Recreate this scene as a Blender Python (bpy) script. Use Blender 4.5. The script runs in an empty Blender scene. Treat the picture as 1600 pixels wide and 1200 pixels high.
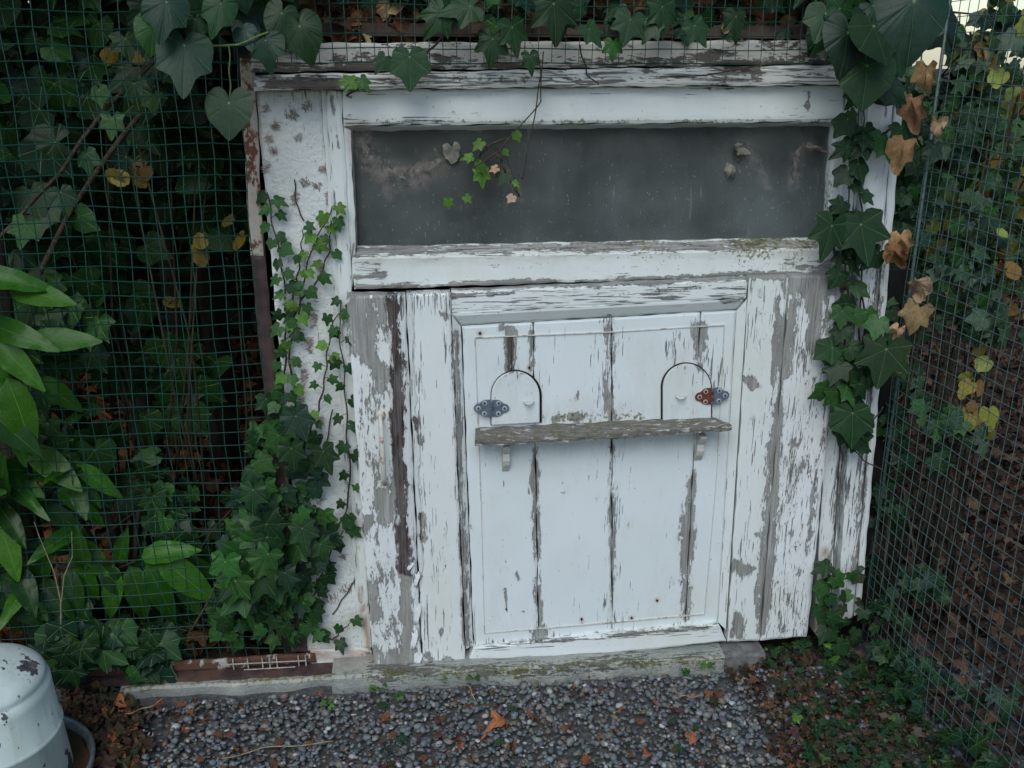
import bpy, math, random
import numpy as np
from mathutils import Vector, Matrix
random.seed(7); RNG = np.random.default_rng(7)
R = math.radians
scene = bpy.context.scene
COL = scene.collection

# ------------------------------------------------------------------ camera
FPX, PITCH, YAW, ROLL = 1550.0, R(18.8), R(5.6), R(0.3)
CAM = np.array([0.0, -1.70, 1.161])
_m = Matrix.Rotation(-YAW, 3, 'Z') @ Matrix.Rotation(R(90) - PITCH, 3, 'X') @ Matrix.Rotation(ROLL, 3, 'Z')
MR = np.array(_m)
cd = bpy.data.cameras.new('camera'); cam = bpy.data.objects.new('camera', cd); COL.objects.link(cam)
cam.location = CAM; cam.rotation_euler = _m.to_euler(); cd.sensor_width = 36; cd.lens = 36 * FPX / 1600
cd.clip_start = 0.02; cd.clip_end = 500; scene.camera = cam

# ------------------------------------------------------------------ light
scene.view_settings.view_transform = 'Standard'; scene.view_settings.look = 'None'
scene.view_settings.gamma = 1; scene.view_settings.exposure = 0.40
w = bpy.data.worlds.new('World'); scene.world = w; w.use_nodes = True
nt = w.node_tree; bg = nt.nodes['Background']; sky = nt.nodes.new('ShaderNodeTexSky')
sky.sky_type = 'NISHITA'; sky.sun_disc = False
SUN_EL, SUN_AZ = R(48), R(197)          # azimuth measured from +Y towards +X : behind the viewer, a little to the left
sky.sun_elevation = SUN_EL; sky.sun_rotation = SUN_AZ
sky.air_density = 1.0; sky.dust_density = .6; sky.ozone_density = 1.0
nt.links.new(sky.outputs[0], bg.inputs[0]); bg.inputs[1].default_value = 0.10
sl = bpy.data.lights.new('sun', 'SUN'); so = bpy.data.objects.new('sun', sl); COL.objects.link(so)
sl.energy = 1.4; sl.angle = R(40); sl.color = (1.0, .985, .95)
sd = Vector((math.sin(SUN_AZ) * math.cos(SUN_EL), math.cos(SUN_AZ) * math.cos(SUN_EL), math.sin(SUN_EL)))
so.rotation_euler = sd.to_track_quat('Z', 'Y').to_euler(); so.location = (0, -3, 4)

# ------------------------------------------------------------------ surveying helpers (photo point -> real plane)
def ray(px, py):
    return MR @ np.array([(px - 800) / FPX, (600 - py) / FPX, -1.0])
def W(px, py, Y=0.0):                    # point on the vertical plane y = Y
    d = ray(px, py); t = (Y - CAM[1]) / d[1]; return CAM + d * t
def G(px, py, Z=0.0):                    # point on the level plane z = Z
    d = ray(px, py); t = (Z - CAM[2]) / d[2]; return CAM + d * t
def proj(P):
    q = (np.asarray(P) - CAM) @ MR
    return 800 - FPX * q[..., 0] / q[..., 2], 600 + FPX * q[..., 1] / q[..., 2]

# ------------------------------------------------------------------ object helpers
def link(o, parent=None):
    COL.objects.link(o)
    if parent is not None:
        o.parent = parent; o.matrix_parent_inverse = Matrix.Identity(4)
    return o
def tag(o, label=None, cat=None, group=None, kind=None):
    if label: o['label'] = label
    if cat: o['category'] = cat
    if group: o['group'] = group
    if kind: o['kind'] = kind
    return o
def empty(name, loc=(0, 0, 0)):
    o = bpy.data.objects.new(name, None); o.location = [float(v) for v in loc]; o.empty_display_size = .05
    return link(o)
def world_loc(o):
    v = Vector((0, 0, 0))
    while o is not None: v = v + o.location; o = o.parent
    return np.array(v)
class MB:
    def __init__(s): s.v = []; s.f = []; s.mi = []
    def add(s, vs, fs, mi=0):
        b = len(s.v); s.v += [tuple(float(c) for c in p) for p in vs]; s.f += [tuple(b + i for i in f) for f in fs]; s.mi += [mi] * len(fs); return s
    def hexa(s, p8, mi=0):               # 4 front corners (TL,TR,BR,BL), 4 back corners
        return s.add(p8, [(0, 3, 2, 1), (4, 5, 6, 7), (0, 1, 5, 4), (1, 2, 6, 5), (2, 3, 7, 6), (3, 0, 4, 7)], mi)
    def box(s, c, d, mi=0):
        x, y, z = c; a, b, e = d[0] / 2, d[1] / 2, d[2] / 2
        return s.hexa([(x-a, y-b, z+e), (x+a, y-b, z+e), (x+a, y-b, z-e), (x-a, y-b, z-e), (x-a, y+b, z+e), (x+a, y+b, z+e), (x+a, y+b, z-e), (x-a, y+b, z-e)], mi)
    def tube(s, pts, r, n=5, mi=0, cap=True):
        P = [Vector(p) for p in pts]; rs = r if isinstance(r, (list, tuple)) else [r] * len(P); vs = []; fs = []
        ref = Vector((0.31, 0.2, 0.93))
        for i, p in enumerate(P):
            t = (P[min(i+1, len(P)-1)] - P[max(i-1, 0)])
            t = t.normalized() if t.length > 1e-9 else Vector((0, 0, 1))
            a = t.cross(ref)
            if a.length < 1e-3: a = t.cross(Vector((1, 0, 0)))
            a.normalize(); b = t.cross(a)
            for k in range(n):
                th = 2 * math.pi * k / n; vs.append(p + (a * math.cos(th) + b * math.sin(th)) * rs[i])
        for i in range(len(P) - 1):
            for k in range(n):
                fs.append((i*n+k, i*n+(k+1) % n, (i+1)*n+(k+1) % n, (i+1)*n+k))
        if cap: fs.append(tuple(range(n))[::-1]); fs.append(tuple((len(P)-1)*n + k for k in range(n)))
        return s.add(vs, fs, mi)
    def lathe(s, prof, n=48, mi=0, c=(0, 0, 0), wob=0):
        vs = []; fs = []
        for (r, z) in prof:
            for k in range(n):
                th = 2 * math.pi * k / n; rr = r * (1 + wob * math.sin(3*th + z*20)); vs.append((c[0]+rr*math.cos(th), c[1]+rr*math.sin(th), c[2]+z))
        for i in range(len(prof) - 1):
            for k in range(n): fs.append((i*n+k, i*n+(k+1) % n, (i+1)*n+(k+1) % n, (i+1)*n+k))
        return s.add(vs, fs, mi)
    def disc_prism(s, ring, y0, y1, mi=0):       # ring of (x,z) extruded from y0 (front) to y1
        n = len(ring); vs = [(x, y0, z) for x, z in ring] + [(x, y1, z) for x, z in ring]
        return s.add(vs, [tuple(range(n))[::-1], tuple(range(n, 2*n))] + [(i, (i+1) % n, n+(i+1) % n, n+i) for i in range(n)], mi)
    def build(s, name, mats, parent=None, smooth=False, bevel=0):
        o0 = world_loc(parent) if parent is not None else np.zeros(3)
        me = bpy.data.meshes.new(name); me.from_pydata([tuple(np.array(p) - o0) for p in s.v], [], s.f)
        for m in (mats if isinstance(mats, (list, tuple)) else [mats]): me.materials.append(m)
        me.polygons.foreach_set('material_index', s.mi)
        if smooth: me.polygons.foreach_set('use_smooth', [True] * len(s.f))
        me.update(); wear_attr(me, o0)
        o = bpy.data.objects.new(name, me); link(o, parent)
        if bevel:
            b = o.modifiers.new('bevel', 'BEVEL'); b.width = bevel; b.segments = 2; b.limit_method = 'ANGLE'
        return o

def seg_dist(px, py, pts):
    d = np.full(px.shape, 1e9)
    if len(pts) == 1: pts = pts * 2
    for (x0, y0), (x1, y1) in zip(pts[:-1], pts[1:]):
        dx, dy = x1-x0, y1-y0; L = dx*dx + dy*dy + 1e-9
        t = np.clip(((px-x0)*dx + (py-y0)*dy) / L, 0, 1)
        d = np.minimum(d, np.hypot(px-x0-t*dx, py-y0-t*dy))
    return d
# survey of the wear on the woodwork and the glow painted on the pane: channel, half-width, strength, line
F = [
 ('p', 13, .9, [(951, 500), (955, 560), (950, 600), (955, 655)]), ('p', 8, .8, [(957, 700), (958, 970)]),
 ('p', 17, 1, [(1093, 512), (1090, 568)]), ('p', 12, .95, [(1084, 742), (1078, 800), (1073, 860), (1073, 965)]), ('p', 14, 1, [(1078, 790), (1076, 850)]),
 ('p', 9, .85, [(835, 700), (838, 800), (842, 990)]), ('p', 14, .9, [(845, 985), (838, 992)]), ('p', 9, .8, [(838, 705), (838, 740)]),
 ('p', 13, 1, [(798, 515), (798, 578)]), ('r', 8, 1, [(797, 530), (798, 575)]), ('p', 8, .85, [(830, 520), (833, 545), (831, 578)]), ('p', 9, .9, [(785, 512), (800, 514)]),
 ('p', 8, .85, [(711, 520), (714, 600), (718, 700), (722, 800), (729, 1005)]), ('c', 14, .9, [(711, 520), (718, 700), (729, 1005)]),
 ('p', 12, .9, [(1226, 500), (1218, 600), (1213, 700), (1204, 800)]), ('p', 14, 1, [(1206, 700), (1204, 790), (1195, 900), (1190, 985)]), ('p', 10, .9, [(1208, 780), (1202, 815)]),
 ('p', 60, .28, [(585, 480), (605, 1030)]), ('p', 26, 1, [(558, 468), (562, 540)]), ('p', 34, .95, [(600, 470), (590, 490)]), ('p', 16, .85, [(575, 520), (575, 560)]),
 ('p', 22, .9, [(600, 600), (598, 585)]), ('p', 20, .95, [(600, 780), (604, 810)]), ('p', 12, .9, [(575, 812), (572, 824)]), ('p', 12, .9, [(583, 920), (585, 960)]),
 ('p', 13, 1, [(612, 480), (622, 560), (620, 700), (627, 800), (633, 900)]), ('r', 23, 1.6, [(623, 470), (628, 560), (634, 700), (641, 878)]),
 ('p', 13, 1, [(634, 890), (634, 960), (640, 1040)]), ('p', 30, .95, [(590, 1035), (635, 1045)]), ('r', 9, .7, [(590, 1045), (630, 1048)]),
 ('p', 7, 1, [(650, 655), (657, 690)]), ('p', 8, 1, [(660, 806), (662, 845)]), ('c', 34, 1, [(640, 470), (700, 468)]), ('p', 9, .95, [(690, 490), (698, 495)]), ('c', 10, .8, [(690, 500), (712, 600)]),
 ('p', 9, .95, [(668, 1025), (672, 1040)]), ('r', 9, .9, [(708, 1036), (716, 1040)]), ('p', 12, .9, [(700, 1036), (718, 1042)]), ('p', 5, .8, [(655, 900), (657, 940)]), ('p', 5, .9, [(690, 985), (690, 990)]),
 ('c', 26, .6, [(650, 500), (680, 1020)]), ('c', 28, .8, [(1195, 460), (1170, 560)]), ('c', 20, .6, [(1190, 560), (1150, 980)]),
 ('p', 10, 1, [(1168, 592), (1178, 602)]), ('r', 5, 1, [(1187, 452), (1188, 462)]), ('p', 7, .9, [(1188, 485), (1189, 492)]), ('p', 5, .9, [(1215, 465), (1208, 600)]),
 ('p', 13, .95, [(1150, 885), (1168, 892)]), ('p', 6, .9, [(1178, 888)]), ('p', 13, 1, [(1155, 968), (1153, 990)]), ('p', 9, .7, [(1185, 900), (1183, 960)]), ('p', 6, .95, [(1182, 835), (1186, 836)]),
 ('p', 36, .9, [(1250, 440), (1305, 440)]), ('p', 16, .9, [(1268, 440), (1275, 540)]), ('p', 8, .7, [(1298, 440), (1290, 520)]), ('p', 12, .9, [(1240, 470), (1228, 580)]), ('p', 30, .20, [(1265, 560), (1225, 990)]), ('p', 8, .4, [(1290, 620), (1262, 860)]),
 ('c', 50, .7, [(1275, 450), (1225, 990)]), ('p', 10, .5, [(1215, 960), (1225, 985)]), ('p', 14, .4, [(1240, 690), (1232, 800)]),
 ('c', 22, 1, [(705, 478), (1165, 450)]), ('m', 9, .8, [(1030, 452), (1110, 446)]), ('m', 5, .6, [(920, 462), (1160, 450)]), ('p', 6, .9, [(1130, 470), (1160, 468)]), ('p', 7, .75, [(705, 462), (800, 456)]),
 ('c', 12, 1, [(745, 1010), (1125, 978)]), ('m', 7, .7, [(745, 1008), (1128, 976)]), ('p', 5, .7, [(830, 1004), (1120, 980)]),
 ('p', 9, 1, [(553, 393), (700, 390), (1300, 380)]), ('c', 14, 1, [(553, 394), (1300, 380)]), ('p', 9, .95, [(560, 449), (760, 446), (930, 441), (1310, 427)]), ('c', 20, 1, [(555, 425), (590, 415)]), ('p', 14, .7, [(1280, 408), (1310, 400)]),
 ('c', 12, .8, [(1000, 387), (1300, 390)]), ('d', 12, .8, [(555, 405), (1310, 388)]), ('p', 9, .7, [(555, 435), (600, 432)]),
 ('c', 9, 1, [(540, 186), (700, 190)]), ('m', 6, .8, [(560, 190), (720, 190), (1310, 190)]), ('p', 4, 1, [(1264, 144), (1262, 168)]), ('p', 6, .8, [(547, 152)]), ('p', 6, .8, [(547, 182)]), ('d', 8, .7, [(540, 192), (1310, 190)]), ('c', 8, .6, [(1200, 188), (1316, 190)]),
 ('c', 30, 1, [(400, 125), (1310, 115)]), ('p', 26, .40, [(400, 118), (1310, 112)]), ('r', 9, .7, [(400, 118), (520, 124)]), ('r', 7, .8, [(620, 118), (800, 128), (860, 122)]), ('p', 12, .9, [(1110, 104), (1180, 110)]), ('r', 9, .8, [(1115, 104), (1170, 112)]), ('m', 10, .7, [(690, 118), (860, 128)]), ('r', 30, .5, [(480, 76), (1310, 70)]), ('p', 14, .8, [(420, 130), (520, 132)]),
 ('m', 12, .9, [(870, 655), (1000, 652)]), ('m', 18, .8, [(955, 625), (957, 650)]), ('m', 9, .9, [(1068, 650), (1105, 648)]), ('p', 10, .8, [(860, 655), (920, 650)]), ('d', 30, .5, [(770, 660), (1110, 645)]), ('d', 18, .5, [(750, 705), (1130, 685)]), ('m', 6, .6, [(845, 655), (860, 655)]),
 ('u', 5, 1, [(750, 521)]), ('r', 2.5, 1, [(750, 521)]), ('u', 5, 1, [(827, 575)]), ('u', 4, 1, [(909, 968), (910, 975)]), ('r', 2, 1, [(909, 968)]), ('u', 4, 1, [(987, 966)]), ('r', 2, 1, [(987, 966)]), ('u', 4, 1, [(1027, 938)]), ('r', 2, 1, [(1027, 940)]),
 ('p', 7, 1, [(808, 898), (810, 904)]), ('p', 3, .9, [(790, 920), (791, 955)]), ('p', 3, .95, [(817, 955)]), ('p', 4, .8, [(903, 610), (901, 625)]), ('c', 14, 1, [(1050, 540), (1060, 570)]), ('c', 16, 1, [(1110, 540), (1120, 600)]), ('c', 12, .9, [(1058, 520), (1065, 540)]),
 ('p', 4, .9, [(880, 770)]), ('c', 10, .6, [(1140, 700), (1130, 970)]), ('p', 3, .9, [(830, 740), (826, 770)]), ('c', 30, .6, [(950, 520), (958, 960)]), ('c', 20, .5, [(845, 520), (850, 640)]),
 ('d', 22, .9, [(405, 150), (500, 148)]), ('d', 22, .8, [(410, 200), (420, 330)]), ('d', 16, .7, [(500, 1000), (565, 960)]), ('d', 30, .5, [(480, 1010), (570, 1010)]), ('c', 8, .7, [(512, 150), (560, 1000)]), ('p', 5, .8, [(520, 150), (530, 230)]),
 ('d', 12, .8, [(1320, 150), (1410, 160)]), ('r', 7, .9, [(1318, 440), (1305, 560)]), ('p', 12, .9, [(1318, 430), (1310, 560)]), ('c', 16, 1, [(1322, 640), (1290, 960)]), ('p', 10, .55, [(1325, 640), (1290, 970)]), ('c', 20, 1, [(1370, 400), (1325, 900)]), ('p', 12, .5, [(1380, 380), (1335, 900)]),
 ('u', 16, 1, [(1275, 985), (1325, 980)]), ('u', 7, 1, [(1290, 860), (1283, 980)]), ('u', 12, .9, [(490, 1022), (578, 1022)]), ('u', 5, 1, [(563, 920), (576, 1010)]), ('r', 6, .9, [(563, 930), (564, 940)]),
 ('d', 20, .6, [(545, 375), (600, 395)]), ('p', 6, .8, [(503, 140), (533, 140)]),
 ('m', 95, .75, [(850, 340), (1080, 340)]), ('m', 85, 1.1, [(1170, 345), (1250, 330)]), ('m', 70, .5, [(600, 350), (700, 370)]), ('u', 24, 1, [(565, 215), (575, 245), (600, 272), (645, 275), (690, 252)]), ('u', 14, .8, [(595, 270), (610, 300)]), ('u', 10, .9, [(1240, 290), (1245, 240), (1260, 226), (1300, 240)]), ('u', 8, .8, [(780, 245), (812, 310)]), ('u', 9, .6, [(1170, 230), (1200, 290)]),  # pale glow painted on the lower pane, then brown cobweb stains
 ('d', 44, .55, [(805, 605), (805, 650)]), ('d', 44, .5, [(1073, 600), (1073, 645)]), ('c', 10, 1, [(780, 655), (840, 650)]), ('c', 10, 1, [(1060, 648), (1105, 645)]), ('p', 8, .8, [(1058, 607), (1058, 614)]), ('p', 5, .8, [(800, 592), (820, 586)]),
 ('d', 14, 1, [(190, 1070), (400, 1068), (600, 1045)]), ('m', 12, .9, [(190, 1072), (580, 1052)]), ('d', 16, 1, [(600, 1048), (900, 1040), (1180, 1015)]), ('m', 10, 1, [(600, 1052), (900, 1046), (1180, 1025)]), ('p', 9, .8, [(600, 1050), (800, 1046), (1180, 1015)]), ('m', 7, .8, [(760, 1045), (1180, 1020)]), ('d', 14, .8, [(600, 1072), (900, 1060), (1180, 1040)]), ('p', 12, .8, [(590, 1062), (640, 1058)]), ('c', 16, .9, [(600, 1050), (1180, 1025)]),
]
CH = {'p': 0, 'r': 1, 'c': 2, 'm': 0, 'u': 1, 'd': 2}
def wear_attr(me, off):
    n = len(me.vertices); co = np.empty(n * 3, 'f'); me.vertices.foreach_get('co', co); co = co.reshape(-1, 3) + off
    px, py = proj(co); near = (co[:, 1] < .08) & (co[:, 1] > -.2)
    A = np.zeros((n, 4), 'f'); B = np.zeros((n, 4), 'f'); A[:, 3] = B[:, 3] = 1
    for kf, (ch, wd, s, pts) in enumerate(F):
        d = seg_dist(px, py, pts); v = s * np.clip(1.25 * (1 - d / (wd * 1.35)), 0, 1) * near * (.86 + .22*np.sin((py if abs(pts[0][0]-pts[-1][0]) < abs(pts[0][1]-pts[-1][1])+1 else px)*.047+kf*1.7)*np.sin((py+px)*.019+kf))
        T = A if ch in 'prc' else B; T[:, CH[ch]] = np.maximum(T[:, CH[ch]], v)
    for nm, T in (('wear', A), ('grime_glow', B)):
        a = me.color_attributes.new(nm, 'FLOAT_COLOR', 'POINT'); a.data.foreach_set('color', T.ravel())

def board(name, q, y0, th, mat, parent, y1=None, warp=.0012, res=.0045, smooth=False):
    """a plank: photo quad TL,TR,BR,BL laid on plane y0 (front), a dense front sheet with real thickness behind"""
    P = [W(x, y, y0) for x, y in q]
    if y1 is not None: P[2] = W(q[2][0], q[2][1], y1); P[3] = W(q[3][0], q[3][1], y1)
    wd = np.linalg.norm(P[1]-P[0]); ht = np.linalg.norm(P[3]-P[0])
    nu = max(2, int(wd / res)); nv = max(2, int(ht / res)); mb = MB(); vs = []; fs = []
    ph = random.random() * 10
    for j in range(nv+1):
        for i in range(nu+1):
            u, v = i/nu, j/nv
            p = (P[0]*(1-u) + P[1]*u)*(1-v) + (P[3]*(1-u) + P[2]*u)*v
            e = min(u*wd, (1-u)*wd, v*ht, (1-v)*ht)
            y = p[1] + (.0018 * (1 - min(1, e/.004))**2 if res < .01 else 0) + warp*math.sin(ph + v*ht*9 + u*wd*5)
            j1 = .0007*math.sin(ph+v*ht*43)+.0005*math.sin(ph*2+v*ht*111); j2 = .0007*math.sin(ph+u*wd*39)+.0005*math.sin(ph+u*wd*130)
            vs.append((p[0] + (j1 if i in (0, nu) else 0), y, p[2] + (j2 if j in (0, nv) else 0)))
    W1 = nu+1
    for j in range(nv):
        for i in range(nu): fs.append((j*W1+i, (j+1)*W1+i, (j+1)*W1+i+1, j*W1+i+1))
    ring = [i for i in range(W1)] + [j*W1+nu for j in range(1, nv+1)] + [nv*W1+i for i in range(nu-1, -1, -1)] + [j*W1 for j in range(nv-1, 0, -1)]
    b = len(vs); vs += [(vs[k][0], vs[k][1]+th, vs[k][2]) for k in ring]; n = len(ring)
    for k in range(n): fs.append((ring[k], ring[(k+1) % n], b+(k+1) % n, b+k))
    fs.append(tuple(b+k for k in range(n)))
    mb.add(vs, fs); return mb.build(name, mat, parent)

# ------------------------------------------------------------------ materials
class NT:
    def __init__(s, name):
        s.m = bpy.data.materials.new(name); s.m.use_nodes = True; s.t = s.m.node_tree; s.b = s.t.nodes['Principled BSDF']; s.out = s.t.nodes['Material Output']
    def n(s, t, **k):
        x = s.t.nodes.new(t)
        for a, v in k.items(): setattr(x, a, v)
        return x
    def set(s, node, i, v):
        if isinstance(v, bpy.types.NodeSocket): s.t.links.new(v, node.inputs[i])
        else: node.inputs[i].default_value = v
    def co(s, sc, kind='Object', rot=(0, 0, 0)):
        m = s.n('ShaderNodeMapping'); m.inputs['Scale'].default_value = sc; m.inputs['Rotation'].default_value = rot
        s.t.links.new(s.n('ShaderNodeTexCoord').outputs[kind], m.inputs[0]); return m.outputs[0]
    def noise(s, vec, scale=1, detail=4, rough=.55, dist=0):
        x = s.n('ShaderNodeTexNoise'); s.set(x, 'Vector', vec); s.set(x, 'Scale', scale); s.set(x, 'Detail', detail); s.set(x, 'Roughness', rough); s.set(x, 'Distortion', dist); return x.outputs[0]
    def vor(s, vec, scale=1, feat='F1', out=0):
        x = s.n('ShaderNodeTexVoronoi', feature=feat); s.set(x, 'Vector', vec); s.set(x, 'Scale', scale); return x.outputs[out]
    def math(s, op, a, b=0.0, c=0.0, clamp=False):
        x = s.n('ShaderNodeMath', operation=op, use_clamp=clamp); s.set(x, 0, a); s.set(x, 1, b)
        if op in ('MULTIPLY_ADD',): s.set(x, 2, c)
        return x.outputs[0]
    def step(s, v, lo, hi, a=0.0, b=1.0):
        x = s.n('ShaderNodeMapRange', interpolation_type='SMOOTHSTEP'); s.set(x, 0, v); s.set(x, 1, lo); s.set(x, 2, hi); s.set(x, 3, a); s.set(x, 4, b); return x.outputs[0]
    def mix(s, f, a, b, mode='MIX'):
        x = s.n('ShaderNodeMix', data_type='RGBA', blend_type=mode); s.set(x, 0, f)
        for i, v in ((6, a), (7, b)): s.set(x, i, v if isinstance(v, bpy.types.NodeSocket) else (*v, 1))
        return x.outputs[2]
    def attr(s, name):
        x = s.n('ShaderNodeAttribute', attribute_name=name); return x
    def rgb(s, col):
        x = s.n('ShaderNodeSeparateColor'); s.t.links.new(col, x.inputs[0]); return x.outputs
    def fin(s, col, rough=.6, bump=None, bd=.002, bs=.6, spec=.4, metal=0.0):
        s.set(s.b, 'Base Color', col if isinstance(col, bpy.types.NodeSocket) else (*col, 1)); s.set(s.b, 'Roughness', rough)
        s.set(s.b, 'Specular IOR Level', spec); s.set(s.b, 'Metallic', metal)
        if bump is not None:
            x = s.n('ShaderNodeBump'); s.set(x, 'Height', bump); s.set(x, 'Distance', bd); s.set(x, 'Strength', bs); s.t.links.new(x.outputs[0], s.b.inputs['Normal'])
        return s.m

def paint(name, vert=True, base=(.74, .785, .765), chips=0.0, bare=(.34, .345, .32), crackgain=1.0, stucco=False):
    s = NT(name); sc = (1, 1, .28) if vert else (.28, 1, 1)
    a = s.rgb(s.attr('wear').outputs[0]); g = s.rgb(s.attr('grime_glow').outputs[0])
    c1 = s.co(sc)
    n1 = s.noise(c1, 95, 7, .72, .4); n2 = s.noise(c1, 260, 5, .65); n3 = s.noise(c1, 30, 4, .6)
    nn = s.math('ADD', s.math('MULTIPLY', n1, .5), s.math('ADD', s.math('MULTIPLY', n2, .25), s.math('MULTIPLY', n3, .25)))
    nn = s.math('MULTIPLY_ADD', nn, 1.5, -.25)
    t = s.math('ADD', nn, s.math('MULTIPLY', a[0], .34)); t = s.math('ADD', t, chips)
    peel = s.step(t, .695, .705)
    ck = s.noise(s.co((1, 1, .045) if vert else (.045, 1, 1)), 330, 4, .6)
    crack = s.step(s.math('ADD', ck, s.math('MULTIPLY', a[2], .17 * crackgain)), .70, .73)
    grain = s.noise(s.co((1, 1, .02) if vert else (.02, 1, 1)), 420, 6, .7)
    lowf = s.noise(s.co((1, 1, 1)), 5, 3, .5)
    wood = s.mix(s.step(grain, .3, .7), tuple(v*.62 for v in bare), tuple(v*1.35 for v in bare))
    wood = s.mix(s.step(lowf, .35, .65), wood, s.mix(.35, wood, (.20, .18, .16)))
    rotm = s.step(s.math('ADD', s.math('MULTIPLY', n1, .7), s.math('MULTIPLY', a[1], .55)), .62, .72)
    wood = s.mix(rotm, wood, s.mix(s.step(grain, .35, .65), (.022, .015, .015), (.15, .115, .105)))
    pn = s.mix(s.step(lowf, .3, .7), base, tuple(v*k for v, k in zip(base, (.93, .95, .93))))
    pn = s.mix(s.math('MULTIPLY', s.step(s.noise(s.co((1, 1, .3)), 14, 6, .7), .5, .75), .3), pn, (.55, .56, .50))
    if stucco:
        pn = s.mix(s.math('MULTIPLY', s.step(s.noise(s.co((1, 1, 1)), 160, 3, .6), .63, .69), .75), pn, (.22, .21, .17))
    speck = s.step(s.noise(s.co((1, 1, .6)), 190, 2, .5), .735, .75)
    pn = s.mix(s.math('MULTIPLY', speck, .7), pn, (.2, .19, .18))
    # soiling: dirt, moss and rust bleeding
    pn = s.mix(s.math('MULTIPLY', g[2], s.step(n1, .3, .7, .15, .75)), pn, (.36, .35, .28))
    pn = s.mix(s.math('MULTIPLY', g[1], s.step(n1, .35, .6, .1, .9)), pn, (.32, .13, .045))
    pn = s.mix(s.math('MULTIPLY', s.step(s.noise(s.co((1, 1, .5)), 9, 6, .7), .48, .72), .4), pn, (.63, .64, .53))
    pn = s.mix(s.math('MULTIPLY', s.step(t, .56, .70), .35), pn, (.50, .50, .44))
    wood = s.mix(s.math('MULTIPLY', s.step(n3, .45, .62), .5), wood, tuple(v*.55 for v in bare))
    edge = s.math('SUBTRACT', s.step(t, .672, .69), peel, clamp=True)
    pn = s.mix(s.math('MULTIPLY', edge, .35), pn, (.9, .9, .9))
    col = s.mix(peel, pn, wood)
    col = s.mix(s.math('MULTIPLY', crack, .85), col, (.10, .095, .09))
    mossm = s.step(s.math('ADD', s.noise(s.co((1, 1, 1)), 130, 6, .7), s.math('MULTIPLY', g[0], .3)), .70, .78)
    col = s.mix(s.math('MULTIPLY', mossm, .85), col, (.13, .14, .045))
    h = s.math('MULTIPLY', s.math('SUBTRACT', 1.0, s.math('MAXIMUM', peel, crack)), 1.0)
    h = s.math('ADD', h, s.math('MULTIPLY', grain, s.math('MULTIPLY_ADD', peel, .5, .06)))
    h = s.math('ADD', h, s.math('MULTIPLY', rotm, s.math('MULTIPLY', grain, 1.4)))
    h = s.math('ADD', h, s.math('MULTIPLY', edge, .5))
    if stucco: h = s.math('ADD', h, s.math('MULTIPLY', s.noise(s.co((1, 1, 1)), 110, 4, .6), 1.6))
    return s.fin(col, s.step(peel, 0, 1, .42, .85), h, .0019, 1.0, .35)

M = {}
M['pv'] = paint('painted_wood_upright'); M['ph'] = paint('painted_wood_level', False)
M['pfield'] = paint('painted_wood_panel', True, (.72, .78, .79), -.02, crackgain=.9)
M['pold'] = paint('painted_wood_flaking', True, (.75, .79, .79), .045, crackgain=1.1)
M['plint'] = paint('painted_wood_lintel', False, (.64, .66, .62), .0, (.19, .155, .135), 1.2)
M['pstucco'] = paint('painted_plaster', True, (.74, .77, .74), -.03, stucco=True)
M['pkerb'] = paint('painted_kerb', False, (.26, .285, .275), -.03, (.14, .14, .125), .9, stucco=True)

def simple(name, c1, c2, scale=30, rough=.7, sc=(1, 1, 1), bump=.5, bd=.002, lo=.35, hi=.65, spec=.3, metal=0., detail=6, third=None):
    s = NT(name); n = s.noise(s.co(sc), scale, detail, .65); col = s.mix(s.step(n, lo, hi), c1, c2)
    if third: col = s.mix(s.step(s.noise(s.co(sc), scale*.37, 5, .7), .55, .62), col, third)
    return s.fin(col, rough, n, bd, bump, spec, metal)
M['dark'] = simple('dark_gap', (.006, .006, .006), (.012, .01, .01))
M['inside'] = simple('hut_interior_boards', (.035, .04, .042), (.07, .075, .075), 8)
M['soil'] = simple('soil', (.018, .014, .010), (.05, .037, .025), 60, .95, bump=1, bd=.01)
M['mossbed'] = simple('gravel_bed', (.06, .062, .06), (.12, .125, .12), 90, .95, bump=1, bd=.006)
M['roof'] = simple('roof_boards', (.05, .035, .028), (.12, .09, .07), 20, .9, (1, 1, 1))
M['bark'] = simple('bark', (.024, .023, .014), (.062, .057, .036), 60, .95, (1, 1, .2), 1, .008)
M['stem'] = simple('vine_stem', (.035, .026, .018), (.085, .065, .042), 90, .85)
M['greenstem'] = simple('green_stem', (.07, .12, .03), (.12, .16, .05), 90, .6)
M['rust'] = simple('rusty_paint', (.42, .385, .32), (.14, .055, .03), 55, .8, (1, 1, .6), 1, .002, .50, .56, third=(.30, .22, .16))
M['angle'] = simple('brown_steel', (.045, .028, .028), (.075, .05, .048), 40, .6, bump=.5, third=(.10, .055, .04))
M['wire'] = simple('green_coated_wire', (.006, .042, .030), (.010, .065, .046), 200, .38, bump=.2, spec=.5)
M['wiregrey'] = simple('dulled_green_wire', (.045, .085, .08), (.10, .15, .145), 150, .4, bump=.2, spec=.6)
M['wirewhite'] = simple('bleached_wire', (.28, .26, .22), (.48, .46, .42), 150, .5)
M['galv'] = simple('galvanised_steel', (.22, .24, .25), (.36, .38, .39), 60, .4, metal=.7, bump=.3)
M['hinge'] = simple('zinc_hinge', (.17, .22, .28), (.25, .31, .38), 90, .38, metal=.6, bump=.4, bd=.0005)
M['hingerust'] = simple('rusted_hinge', (.10, .026, .014), (.17, .05, .025), 150, .75, bump=.8, bd=.0006)
M['screw'] = simple('bright_screw', (.55, .56, .55), (.72, .73, .72), 90, .35, metal=.2)
M['slot'] = simple('screw_slot', (.015, .012, .01), (.05, .03, .02), 90)
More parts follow.
